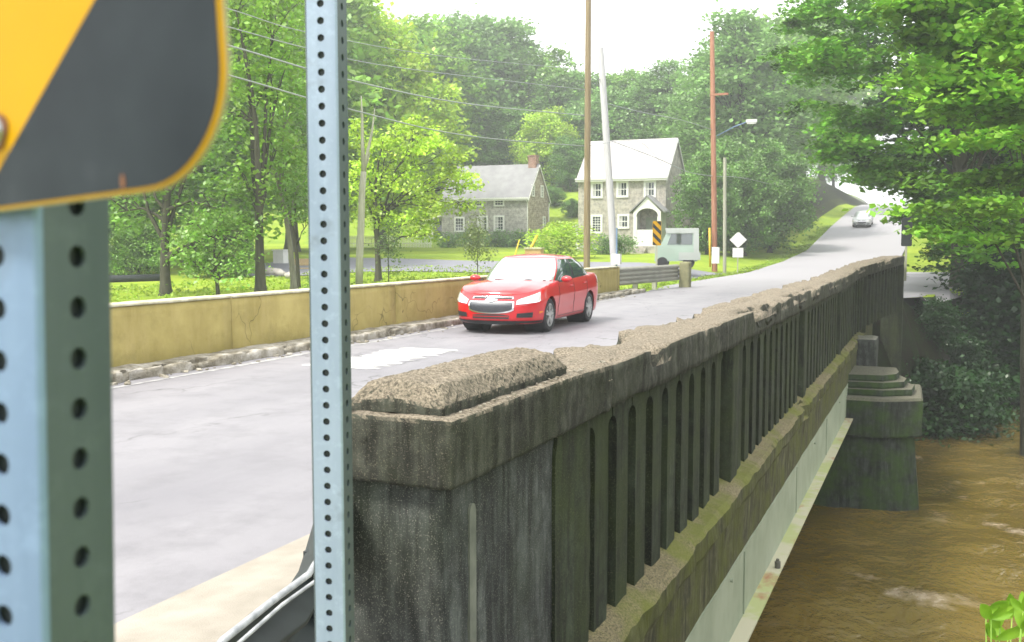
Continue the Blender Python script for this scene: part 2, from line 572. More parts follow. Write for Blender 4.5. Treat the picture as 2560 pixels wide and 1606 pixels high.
# side roads: behind the far parapet, and on the right past the railing
def poly_sheet(name, pts, m_, label, lift=.03, step=1.0):
    """drape a polygon (x,y) over the ground"""
    bm = bmesh.new()
    vs = [bm.verts.new((p[0], p[1], 0)) for p in pts]
    bm.faces.new(vs)
    for ax, lo, hi in ((0, min(p[0] for p in pts), max(p[0] for p in pts)), (1, min(p[1] for p in pts), max(p[1] for p in pts))):
        c = lo + step
        while c < hi:
            no = (1, 0, 0) if ax == 0 else (0, 1, 0)
            co = (c, 0, 0) if ax == 0 else (0, c, 0)
            bmesh.ops.bisect_plane(bm, geom=bm.verts[:] + bm.edges[:] + bm.faces[:], plane_co=co, plane_no=no)
            c += step
    for v_ in bm.verts: v_.co.z = ground_z(v_.co.x, v_.co.y) + lift
    me = bpy.data.meshes.new(name); bm.to_mesh(me); bm.free()
    me.materials.append(m_)
    o = link(name, me)
    tag(o, label, kind='structure')
    return o
P1 = [(592, 677), (640, 664), (720, 650), (840, 645), (1000, 648), (1190, 654)]
P2 = [(1190, 683), (1000, 680), (900, 682), (780, 690), (690, 694), (592, 692)]
sp = [gp(u, v) for u, v in P1 + P2]
sp = [(p.x, p.y) for p in sp]
sp = sp[:6] + [(-13.0, sp[5][1] + 2), (-10.0, 58), (-10.0, 48)] + sp[6:]
poly_sheet('side_road', sp, M['asphalt_side'], 'grey side road curving past the lawn behind the ochre wall', .035)
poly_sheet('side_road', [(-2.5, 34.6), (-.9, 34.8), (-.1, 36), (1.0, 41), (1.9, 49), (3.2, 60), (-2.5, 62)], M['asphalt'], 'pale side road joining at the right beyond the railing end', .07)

# ------------------------------------------------------------------ bridge body
bridge = ent('concrete_bridge', (-6, 18, -1.5), 0, 'concrete road bridge with pale green steel girder over the muddy river', 'bridge')
def bp(name, mb_, m_, smooth_=False, parent=None):
    o = mb_.build(name, m_, None, smooth_)
    o.parent = parent or bridge
    o.matrix_parent_inverse = Matrix.Translation(-bridge.location) if parent is None else Matrix.Identity(4)
    return o
mb = MB().box(-10.25, -2.0, 3.9, 33.2, -1.3, -.02)
bp('deck', mb, M['deck'])
mb = MB().box(-2.25, -2.04, 3.9, 33.0, -.02, .13)
bp('deck_kerb', mb, M['rail'])
# steel girder
mb = MB().box(-1.86, -1.73, 4.2, 26.6, -2.1, -1.40)
for k in range(5): mb.box(-1.73, -1.715, 6 + k * 4.2, 6.03 + k * 4.2, -2.08, -1.42)
bp('girder', mb, M['girder'])
mb = MB().box(-1.92, -1.57, 4.2, 26.7, -2.125, -2.1)
fl = bp('girder_flange', mb, M['flange'])
mb = MB().tube([(-1.62, 11.9, -2.1), (-1.62, 11.9, -2.02)], .035, 8).tube([(-1.62, 11.9, -2.02), (-1.62, 11.9, -1.99)], .02, 6)
bp('bolt', mb, M['deck'])
for yy in (7.0, 9.4, 16.5, 21.0):
    bp('bolt', MB().tube([(-1.715, yy, -1.47), (-1.69, yy, -1.47)], .018, 6), M['girder'])
# more girders under the deck
for gx in (-4.6, -7.4, -10.1):
    bp('girder', MB().box(gx, gx + .2, 4.2, 26.6, -2.1, -1.3), M['girder'])
# fascia with ledge
LP = [(-2.0, -.52), (-1.80, -.585), (-1.71, -.62), (-1.672, -.66), (-1.672, -.80), (-1.70, -.85), (-1.735, -.88), (-1.74, -1.15), (-1.74, -1.42), (-2.0, -1.42)]
mb = MB()
ny = 460
lv = []
for j in range(ny + 1):
    y = 3.75 + (27.6 - 3.75) * j / ny
    for i, (x, z) in enumerate(LP):
        d = Vector((fbm((x * 3, y, z * 3), 1.6, 5), 0, fbm((x * 3 + 7, y, z * 3), 1.6, 5)))
        amp = .022 if 1 <= i <= 6 else .008
        chip = max(0, fbm((3, y, 8), .9, 3) - .18) * .22 if 2 <= i <= 4 else 0
        lv.append((x + d.x * amp - chip, y, z + d.z * amp - chip * .3))
n_ = len(LP)
mb.add(lv, [(j * n_ + i, j * n_ + i + 1, (j + 1) * n_ + i + 1, (j + 1) * n_ + i) for j in range(ny) for i in range(n_ - 1)])
bp('fascia_ledge', mb, M['ledge'])
# pier: battered mossy stone body with a pointed nose, block course and stepped coping
def loft(levels, cap=True):
    k = MB(); n = len(levels[0]); vs = [p for L in levels for p in L]
    fs = [(j * n + i, j * n + (i + 1) % n, (j + 1) * n + (i + 1) % n, (j + 1) * n + i) for j in range(len(levels) - 1) for i in range(n)]
    k.add(vs, fs)
    if cap: k.add(levels[-1], [tuple(range(n))]); k.add(levels[0], [tuple(range(n))[::-1]])
    return k
def foot(o, z):   # o = growth outward
    return [(-10.6, 23.0 - o, z), (-.97 + .1 * o, 22.95 - o, z), (-.24 + o, 23.38 - o * .4, z), (-.3 + o, 25.6 + o, z), (-10.6, 25.9 + o, z)]
bp('pier_body', loft([foot(.14, -5.3), foot(.06, -4.1), foot(-.02, -3.3), foot(-.08, -2.5)]), M['stone_pier'])
bp('pier_block', loft([foot(.05, -2.5), foot(.07, -2.46), foot(.07, -1.7), foot(.03, -1.64)]), M['stone_pier'])
for k in range(3):
    z0 = -1.64 + k * .14
    s_ = k + 1
    def st(o, z): return [(-3.2, 23.1 + .1 * s_ - o, z), (-.97 - .02 * s_, 23.05 + .2 * s_ - o, z), (-.24 - .17 * s_ + o, 23.45 + .2 * s_, z), (-.2 - .17 * s_ + o, 24.5, z), (-.8, 25.3, z), (-3.2, 25.4, z)]
    bp('pier_step', loft([st(.0, z0 + .004), st(.015, z0 + .04), st(0, z0 + .14)]), M['stone_pier'])
bp('pier_pilaster', gridbox(-1.9, -1.28, 25.9, 26.9, -2.3, -.62, .12, .04, lambda p, n: p + n * .02 * fbm(p, 2, 3)), M['endpost'], True)
# far abutment and wing wall
bp('abutment', gridbox(-10.4, -1.3, 33.0, 34.4, -5, -.1, .4, .05, lambda p, n: p + n * .04 * fbm(p, 1, 3)), M['stone_pier'])
bp('fascia', MB().box(-1.95, -1.74, 27.6, 33.0, -1.35, -.5), M['ledge'])
bp('abutment', MB().box(-10.4, -1.8, 2.2, 3.9, -5, -.1), M['stone_pier'])

# ------------------------------------------------------------------ near railing
railing = ent('bridge_railing', (-2.0, 3.5, 0), 0, 'old crumbling mossy concrete bridge railing with vertical balusters', 'railing')
def rp(name, mb_, m_, smooth_=False, lab=None):
    o = mb_.build(name, m_, None, smooth_)
    o.parent = railing
    o.matrix_parent_inverse = Matrix.Translation(-railing.location)
    if lab: o['label'] = lab
    return o
def flare(y): return .85 * smooth(25, 34, y), .30 * smooth(22, 33.5, y)
def cap_disp(p, n):
    y = p.y
    a = .006 * fbm(p, 9, 4) + .003 * fbm(p, 40, 3)
    near = smooth(4.9, 5.6, y)
    a += near * .014 * fbm(p, 3.2, 4)
    q = p + n * a
    # crumbled upper edges
    e = max(0, fbm((p.x * 2, y, 4), 1.15, 4) + .02) * near
    if p.z > .95:
        edge = smooth(-2.0, -1.75, p.x) + smooth(-2.05, -2.28, p.x)
        q.z -= e * .16 * edge + near * .018
        q.x -= (e * .10 * smooth(-2.0, -1.75, p.x) - e * .1 * smooth(-2.05, -2.28, p.x)) * smooth(.95, 1.03, p.z)
    # bitten roadside corner of the end
    if p.x < -2.15 and y < 3.7:
        q.x += .05 * fbm(p, 12, 3)
    dx, dz = flare(y)
    q.x += dx; q.z += dz
    return q
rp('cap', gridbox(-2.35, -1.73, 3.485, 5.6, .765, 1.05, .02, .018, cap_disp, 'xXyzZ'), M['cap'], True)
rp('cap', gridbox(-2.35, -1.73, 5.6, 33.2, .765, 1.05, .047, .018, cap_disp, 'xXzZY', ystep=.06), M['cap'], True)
def blk(p, n):
    a = .005 * fbm(p, 6, 4) + .0055 * fbm(p, 45, 4)
    q = p + n * a
    if p.z < 1.072: q = p + n * .003 * fbm(p, 20, 3)
    return q
def blk2(p, n):
    # chamfered shoulders above a short vertical lip
    t_ = clamp((p.z - 1.085) / .078, 0, 1)
    cx_, cy_ = -2.03, 4.28
    p = Vector((cx_ + (p.x - cx_) * (1 - .27 * t_), cy_ + (p.y - cy_) * (1 - .09 * t_), p.z + .018 * smooth(.2, 0, abs(p.x - cx_))))
    return blk(p, n)
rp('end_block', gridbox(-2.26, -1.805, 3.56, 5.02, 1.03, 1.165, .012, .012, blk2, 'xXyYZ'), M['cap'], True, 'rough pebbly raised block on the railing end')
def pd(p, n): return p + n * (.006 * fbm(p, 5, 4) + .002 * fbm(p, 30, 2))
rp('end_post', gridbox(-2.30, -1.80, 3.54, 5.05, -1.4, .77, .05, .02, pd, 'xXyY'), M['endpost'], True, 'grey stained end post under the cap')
# recessed arch ribs on the end post
def arch(yc, w_, z0, z1, x0, x1):
    pts = [(yc - w_, z0), (yc + w_, z0), (yc + w_, z1 - w_)] + [(yc + w_ * math.cos(a), z1 - w_ + 1.6 * w_ * math.sin(a)) for a in np.linspace(.2, math.pi - .2, 7)] + [(yc - w_, z1 - w_)]
    return MB().prism(pts, x1 - x0, lambda a, b, t_: (x0 + t_, a, b))
rp('rib', arch(3.80, .032, -1.2, .62, -1.81, -1.79), M['pale_rib'], lab='pale lime-streaked rib on the end post')
rp('rib', arch(4.93, .15, -1.2, .74, -1.81, -1.78), M['rail'])
# balusters with arched heads
PER = .43
def baluster_mesh():
    w2 = .125; P = PER / 2 - .004; zt = .775; zb = -.62; r_ = P - w2
    pts = [(-w2, zb), (w2, zb), (w2, zt - .10 - r_)]
    pts += [(w2 + r_ - r_ * math.cos(a), zt - .10 - r_ + r_ * math.sin(a)) for a in np.linspace(0.15, math.pi / 2, 6)]
    pts += [(P, zt), (-P, zt)]
    pts += [(-(w2 + r_ - r_ * math.cos(a)), zt - .10 - r_ + r_ * math.sin(a)) for a in np.linspace(math.pi / 2, .15, 6)]
    pts += [(-w2, zt - .10 - r_)]
    k = MB().prism(pts, .15, lambda a, b, t_: (-.075 + t_, a, b))
    return k
gaps = [9.40, 15.15, 21.3, 27.3]
bal0 = None
def add_bal(y):
    global bal0
    dx, dz = flare(y)
    if bal0 is None:
        bal0 = baluster_mesh().build('baluster', M['rail'])
        o = bal0
    else:
        o = bal0.copy(); COL.objects.link(o)
    o.parent = railing
    o.location = (-1.895 + dx + 2.0, y - 3.5, dz)
rp('pilaster', gridbox(-2.1, -1.805, 5.052, 5.44, -.62, .775, .09, .015, pd, 'xXyY'), M['rail'], True)
starts = [5.46] + [g + .30 + .38 for g in gaps]
ends = gaps + [32.4]
nb = 0
for a, b in zip(starts, ends):
    n = int((b - a) / PER)
    for k in range(n):
        if nb < 98: add_bal(a + (b - a) * (k + .5) / n); nb += 1
for g in gaps:
    dx, dz = flare(g)
    rp('pilaster', gridbox(-2.2 + dx, -1.785 + dx, g + .30, g + .66, -.62, .78 + dz, .09, .015, pd, 'xXyY'), M['rail'], True)
    rp('slot_panel', MB().box(-2.18 + dx, -2.05 + dx, g, g + .32, -.62, .78 + dz), M['rail'])
for a, b in zip([5.44] + [g + .34 for g in gaps[:3]], gaps):
    rp('back_panel', MB().box(-2.02, -1.872, a, b, -.62, .77), M['rail'])
rp('end_pilaster', gridbox(-1.52, -.90, 32.55, 33.35, -4.2, 1.08, .15, .02, pd, 'xXyY'), M['rail'], True, 'dark end pilaster at the far end')

# ------------------------------------------------------------------ far parapet
par = ent('parapet_wall', (-9.8, 10, 0), 0, 'low ochre stained parapet wall along the far side of the road', 'wall')
def pp(name, mb_, m_, smooth_=False):
    o = mb_.build(name, m_, None, smooth_); o.parent = par; o.matrix_parent_inverse = Matrix.Translation(-par.location); return o
j1 = on_x(580, 800, -9.72).y; j2 = on_x(990, 760, -9.72).y
sp_ = (j2 - j1) / 2 if j2 - j1 > 6 else (j2 - j1)
ed = [j1 - 4 * sp_, j1 - 3 * sp_, j1 - 2 * sp_, j1 - sp_, j1]
while ed[-1] < 32 - sp_ * .6: ed.append(ed[-1] + sp_)
ed.append(32.2)
def wd(p, n): return p + n * (.006 * fbm(p, 1.5, 4))
for a, b in zip(ed, ed[1:]):
    pp('wall_panel', gridbox(-10.05, -9.72, a + .012, b - .012, -.1, .915, .12, .012, wd, 'xXyYZ', ystep=.3), M['parapet'], True)
    pp('coping', gridbox(-10.07, -9.70, a + .01, b - .01, .915, .955, .04, .01, lambda p, n: p + n * .005 * fbm(p, 3, 3), ystep=.15), M['coping'], True)
def kd(p, n):
    e = max(0, fbm((p.x * 2, p.y, 1), 1.4, 4))
    q = p + n * .02 * fbm(p, 4, 4)
    if p.z > .05: q.z -= e * .12 * smooth(-9.6, -9.3, p.x)
    if p.x > -9.4: q.x -= e * .22
    return q
pp('kerb', gridbox(-9.73, -9.22, ed[0], 33.6, -.05, .15, .05, .015, kd, 'XZyY', ystep=.08), M['kerb'], True)
# rubble along the kerb
rb = MB()
rnd = random.Random(5)
for k in range(130):
    y = rnd.uniform(8, 31); x = -9.2 + abs(rnd.gauss(0, .16)); s_ = rnd.uniform(.008, .035)
    Mx = Matrix.Translation((x, y, .03)) @ Matrix.Rotation(rnd.uniform(0, 6), 4, 'Z') @ Matrix.Rotation(rnd.uniform(-.5, .5), 4, 'X')
    rb.box(-s_ * 1.4, s_, -s_, s_ * 1.3, -s_ * .5, s_ * .5, 0, Mx)
for k in range(90):
    y = rnd.uniform(3.6, 9); x = -1.755 - abs(rnd.gauss(0, .02)); s_ = rnd.uniform(.003, .008)
    Mx = Matrix.Translation((x, y, 1.056)) @ Matrix.Rotation(rnd.uniform(0, 6), 4, 'Z')
    if y < 5.6: rb.box(-s_, s_, -s_, s_ * 1.3, -s_ * .6, s_ * .6, 0, Mx)
tag(rb.build('rubble', M['kerb']), 'pale concrete crumbs along the broken kerb and railing cap', 'rubble', kind='stuff')
# ------------------------------------------------------------------ perforated steel posts and the hazard marker
def m_galv(name, a, b):
    m_, t = mat(name)
    v = t.coord()
    c = t.mix(t.ramp(t.noise(14, 5, .6, t.scaled(v, (1, 1, .12))), [(.35, 0), (.65, 1)]), a, b)
    c = t.mix(t.math('MULTIPLY', t.ramp(t.noise(60, 5, .7, v), [(.52, 0), (.72, 1)]), .4), c, [min(1, k * 1.35) for k in b])
    c = t.mix(t.math('MULTIPLY', t.ramp(t.noise(9, 4, .6, v), [(.6, 0), (.68, 1)]), .35), c, (.1, .11, .1))
    t.bsdf(c, .5, .35, t.bump(t.noise(90, 3, .6, v), .12, .002), spec=.5)
    return m_


M['galv'] = m_galv('galvanised_steel', (.12, .19, .295), (.18, .26, .385))  # blue of the reflected sky is painted into this steel colour
M['galv_shaded'] = m_galv('shaded_galvanised_steel', (.06, .085, .09), (.085, .112, .118))  # same steel for the side faces, their shade painted in as darker green
M['yellow'] = simple('amber_reflective_sheet', [(.3, (.42, .225, .001)), (.7, (.49, .265, .002))], 6, .45, spec=.15)
M['black'] = simple('faded_black_sheet', [(.35, (.008, .013, .017)), (.62, (.016, .023, .028)), (.75, (.04, .046, .054))], 16, .4, spec=.22)
M['rust'] = simple('rust', [(.3, (.13, .05, .02)), (.7, (.24, .11, .05))], 60, .9)
M['steel'] = flat('bright_bolt_steel', (.55, .58, .6), .3, .9)
M['dark_plastic'] = simple('dark_weathered_sheet', [(.3, (.012, .017, .017)), (.7, (.022, .03, .03))], 9, .55)
FH = Vector((-math.sin(YAW), math.cos(YAW), 0))
def lvl(xc, zc, z): q = RT * xc + FH * zc; return Vector((q.x, q.y, z))


def perf_tube(z0, z1, w_=.0508, hr=.0056, zoff=0.0, rc=.0035, wall=.0028):
    """four perforated walls as MB; material 0 faces -y and +y, material 1 faces +x and -x"""
    k = MB(); p_ = .0254; n = int((z1 - z0) / p_); hw = w_ / 2 - rc
    brd = []
    for a, b in (((-1, -1), (1, -1)), ((1, -1), (1, 1)), ((1, 1), (-1, 1)), ((-1, 1), (-1, -1))):
        for q in range(4):
            brd.append(((a[0] + (b[0] - a[0]) * q / 4) * hw, (a[1] + (b[1] - a[1]) * q / 4) * p_ / 2))
    angs = [math.atan2(b / (p_ / 2), a / hw) for a, b in brd]
    for side in range(4):
        rot = Matrix.Rotation(side * math.pi / 2, 3, 'Z')
        for i in range(n):
            zc = z0 + (i + .5) * p_ + zoff
            vs = [rot @ Vector((a, -w_ / 2, zc + b)) for a, b in brd]
            vs += [rot @ Vector((hr * math.cos(t_), -w_ / 2, zc + hr * math.sin(t_))) for t_ in angs]
            vs += [rot @ Vector((hr * math.cos(t_), -w_ / 2 + wall, zc + hr * math.sin(t_))) for t_ in angs]
            vs += [rot @ Vector((a, -w_ / 2 + wall, zc + b)) for a, b in brd]
            fs = []
            for q in range(16):
                r_ = (q + 1) % 16
                fs += [(q, r_, 16 + r_, 16 + q), (16 + q, 16 + r_, 32 + r_, 32 + q), (32 + q, 32 + r_, 48 + r_, 48 + q)]
            k.add(vs, fs, side % 2)
        # rounded corner strip
        c0 = Vector((hw, -hw, 0))
        ar = [rot @ (c0 + Vector((rc * math.sin(a), -rc * math.cos(a), 0))) for a in np.linspace(0, math.pi / 2, 5)]
        vs = [Vector((q.x, q.y, z0 + zoff)) for q in ar] + [Vector((q.x, q.y, z0 + n * p_ + zoff)) for q in ar]
        k.add(vs, [(q, q + 1, q + 6, q + 5) for q in range(4)], side % 2)
    return k


# middle post: corner towards the viewer, wide left face, narrow right face
a_ = R(9)
c2 = (-.1718 * 1.53, 1.53)
ctr = (c2[0] - .0254 * math.cos(a_) + .0254 * math.sin(a_), c2[1] + .0254 * math.sin(a_) + .0254 * math.cos(a_))
pm = lvl(ctr[0], ctr[1], 0)
M['galv_lit'] = m_galv('lit_galvanised_steel', (.2, .26, .345), (.28, .345, .44))  # lit copy of the steel for the wide faces, sky reflection painted in
post = perf_tube(-.25, 3.4, zoff=.008).build('sign_post', [M['galv_lit'], M['galv_shaded']], None, False, fix=False)
link('hole_shade_core', MB().box(-.0205, .0205, -.0205, .0205, -.24, 3.38).build('hole_shade_core', M['dark_plastic']).data, post)  # solid dark core added inside the tube so its holes look shaded
bpy.data.objects.remove([o for o in bpy.data.objects if o.name == 'hole_shade_core' and o.parent is None][0]); post.children[0].name = 'hole_shade_core'
post.location = pm
post.rotation_euler = (0, 0, YAW - a_)
tag(post, 'tall perforated galvanised square post standing free in front of the railing end', 'post')

# left post with hazard marker
a_ = R(19)
c1 = (-.2234, .472)
ctr = (c1[0] - .0254 * math.cos(a_) + .0254 * math.sin(a_), c1[1] + .0254 * math.sin(a_) + .0254 * math.cos(a_))
pl = lvl(ctr[0], ctr[1], 0)
mark = ent('hazard_marker', (pl.x, pl.y, -.2), 0, 'close up black and amber striped hazard marker on a perforated steel post', 'road sign')
o = perf_tube(-1.9, .95, zoff=.0012).build('post', [M['galv'], M['galv_shaded']], None, False, fix=False)
o.parent = mark
o.location = (0, 0, 1.95)
o.rotation_euler = (0, R(1.3), YAW - a_)
lin = MB().box(-.0205, .0205, -.0205, .0205, -1.88, .94).build('hole_shade_core', M['dark_plastic']); lin.parent = mark; lin.location = o.location; lin.rotation_euler = o.rotation_euler  # added dark core again, standing for the shade inside the tube
b_ = R(30)
ex = RT * math.cos(b_) - FH * math.sin(b_)
ey = Vector((0, 0, 1)).cross(ex)
C0 = lvl(-.2222, .472, 0) - ey * .016
def sgn_uv(u, v):
    r = ray(u, v); t_ = (C0 - EYE).dot(ey) / r.dot(ey); p = EYE + r * t_
    return ((p - C0).dot(ex), p.z)
SB = sgn_uv(-8, 330)
roll = R(3.6)
def sloc(s, z, d=0):     # sign coordinates (right, up, toward the viewer) -> world
    x = s * math.cos(roll) - z * math.sin(roll); y = s * math.sin(roll) + z * math.cos(roll)
    return C0 + ex * (SB[0] + x) + Vector((0, 0, SB[1] + y)) - ey * d
def inv(u, v):
    s, z = sgn_uv(u, v); x, y = s - SB[0], z - SB[1]
    return (x * math.cos(roll) + y * math.sin(roll), -x * math.sin(roll) + y * math.cos(roll))
right = inv(556, 100)[0]; bot = inv(330, 480)[1]
def rrect(x0, x1, y0, y1, r, n=14):
    pts = []
    for cx_, cy_, a0 in ((x1 - r, y0 + r, -90), (x1 - r, y1 - r, 0), (x0 + r, y1 - r, 90), (x0 + r, y0 + r, 180)):
        for i in range(n + 1):
            a = R(a0 + 90 * i / n); pts.append((cx_ + r * math.cos(a), cy_ + r * math.sin(a)))
    return pts
def clip(poly, nx, ny, c):     # keep nx*x+ny*y<=c
    out = []
    for i, p in enumerate(poly):
        q = poly[(i + 1) % len(poly)]
        dp, dq = nx * p[0] + ny * p[1] - c, nx * q[0] + ny * q[1] - c
        if dp <= 0: out.append(p)
        if dp * dq < 0:
            t_ = dp / (dp - dq); out.append((p[0] + (q[0] - p[0]) * t_, p[1] + (q[1] - p[1]) * t_))
    return out
x0s, x1s = right - .3048, right
out_ = rrect(x0s, x1s, bot, bot + .9144, .047)
def spart(name, mb_, m_, parent, lab=None):
    o = mb_.build(name, m_, None); o.parent = parent; o.matrix_parent_inverse = parent_inv; 
    if lab: o['label'] = lab
    return o
parent_inv = Matrix.Translation(-Vector(mark.location))
pan = spart('sign_panel', MB().prism(out_, .0022, lambda a, b, t_: sloc(a, b, t_ - .0022)), M['yellow'], mark)
spart('edge', MB().prism(rrect(x0s - .0009, x1s + .0009, bot - .0009, bot + .9153, .048), .0012, lambda a, b, t_: sloc(a, b, t_ - .0026)), M['coping'], mark)
inn = rrect(x0s + .002, x1s - .0017, bot + .0012, bot + .9132, .0455)
pA = inv(239, 0); pB = inv(0, 425)
dv = Vector((pA[0] - pB[0], pA[1] - pB[1])).normalized()
nx, ny = dv.y, -dv.x           # towards lower right
c0 = nx * pA[0] + ny * pA[1]
for k in range(-5, 4):
    lo = c0 + k * .235; hi = lo + .15
    q = clip(clip(inn, -nx, -ny, -lo), nx, ny, hi)
    if len(q) > 2:
        o = spart('black_stripe', MB().prism(q, .0004, lambda a, b, t_: sloc(a, b, .0001 + t_)), M['black'], mark)
o = spart('rust_stain', MB().prism([(.0088 * math.cos(a) + .001 * math.sin(3 * a), .0088 * math.sin(a)) for a in np.linspace(0, 6.283, 25)[:-1]], .0005, lambda a, b, t_: sloc(a, b, .0003 + t_)), M['rust'], mark)
bolt = MB().prism([(.0068 * math.cos(a), .0068 * math.sin(a)) for a in np.linspace(0, 6.283, 25)[:-1]], .0015, lambda a, b, t_: sloc(a, b, .0006 + t_))
bolt.prism([(.0052 * math.cos(a), .0052 * math.sin(a)) for a in np.linspace(0, 6.283, 7)[:-1]], .005, lambda a, b, t_: sloc(a, b, .002 + t_))
spart('bolt', bolt, M['steel'], mark)
q = inv(310, 455)
spart('rust_stain', MB().prism([(q[0] + .0012 * math.cos(a), q[1] + .0032 * math.sin(a)) for a in np.linspace(0, 6.283, 13)[:-1]], .0006, lambda a, b, t_: sloc(a, b, .0002 + t_)), M['rust'], mark)

# guardrail end wrapping to the railing (seen from behind)
gpth = [(-2.30, 3.62), (-2.2, 3.36), (-2.03, 3.06), (-1.88, 2.79), (-1.80, 2.60), (-1.77, 2.37), (-1.70, 2.06), (-1.56, 1.7), (-1.34, 1.35), (-1.05, 1.1)]
WP = [(0, .70), (-.012, .69), (-.07, .655), (-.085, .62), (-.07, .585), (-.01, .555), (-.01, .535), (-.07, .505), (-.085, .47), (-.07, .435), (-.012, .40), (0, .39)]
guard = ent('guardrail_end', (-1.9, 2.6, 0), 0, 'dark curved guardrail end with a pale metal rim beside the railing end post', 'guardrail')
def sweep(path, prof, thick=0.0):
    k = MB(); vs = []
    P = [Vector((a, b, 0)) for a, b in path]
    for i, p in enumerate(P):
        t_ = (P[min(i + 1, len(P) - 1)] - P[max(i - 1, 0)]).normalized()
        nrm = Vector((-t_.y, t_.x, 0))
        for a, z in prof: vs.append(p + nrm * a + Vector((0, 0, z)))
    n = len(prof)
    k.add(vs, [(j * n + i, j * n + i + 1, (j + 1) * n + i + 1, (j + 1) * n + i) for j in range(len(P) - 1) for i in range(n - 1)])
    return k
gi = Matrix.Translation(-Vector(guard.location))
o = sweep(gpth, [(a, z) for a, z in WP]).build('beam', M['dark_plastic'], None, True); o.parent = guard; o.matrix_parent_inverse = gi
o = MB().tube([(x, y, .70 + .004 * math.sin(i * 2.3)) for i, (x, y) in enumerate(gpth)], .011, 8).tube([(x + .025, y + .012, .684) for i, (x, y) in enumerate(gpth)], .006, 6).build('rim', simple('dull_grey_rim', [(.35, (.2, .21, .22)), (.65, (.38, .39, .4))], 20, .6), None, True); o.parent = guard; o.matrix_parent_inverse = gi
for q in ((-2.03, -1.93, 2.9, 3.0), (-1.45, -1.35, 1.3, 1.4)):
    o = MB().box(*q, -.3, .66).build('post', M['dark_plastic'], None); o.parent = guard; o.matrix_parent_inverse = gi

# ------------------------------------------------------------------ cars
def m_paint(name, c):
    m_, t = mat(name)
    p = t.bsdf(c, .3, 0, None, .8, .3)
    p.inputs['Coat IOR'].default_value = 1.68
    return m_
M['red'] = m_paint('red_car_paint', (.50, .002, .007))
M['silver'] = m_paint('pale_silver_paint', (.5, .52, .53))
M['vangreen'] = m_paint('pale_green_paint', (.33, .43, .36))
M['vanwhite'] = m_paint('white_van_paint', (.4, .43, .41))
M['glass'] = flat('car_glass', (.05, .075, .075), .03, 0, coat=1, spec=1.0)
def m_ws():
    m_, t = mat('windscreen_glass')
    p = t.bsdf((.42, .46, .46), .04, 0.35, None, 1.0, 1.0)  # pale base colour stands for the bright sky reflected in the screen
    return m_
M['windscreen'] = m_ws()
M['rubber'] = flat('tyre_rubber', (.022, .022, .024), .8)
M['blacktrim'] = flat('black_trim', (.015, .016, .018), .5)
M['grille'] = simple('grille_mesh', [(.4, (.02, .022, .03)), (.6, (.07, .075, .085))], 120, .4, .3)
M['chrome'] = flat('chrome', (.8, .8, .82), .12, 1.0)
M['alloy'] = flat('alloy_rim', (.62, .63, .62), .28, .8)
M['lamp'] = flat('headlamp_lens', (.62, .6, .56), .08, .25, coat=1)
M['amber'] = flat('amber_lens', (.8, .22, .01), .2, coat=1)
M['taillamp'] = flat('tail_lamp', (.4, .02, .02), .15, coat=1)


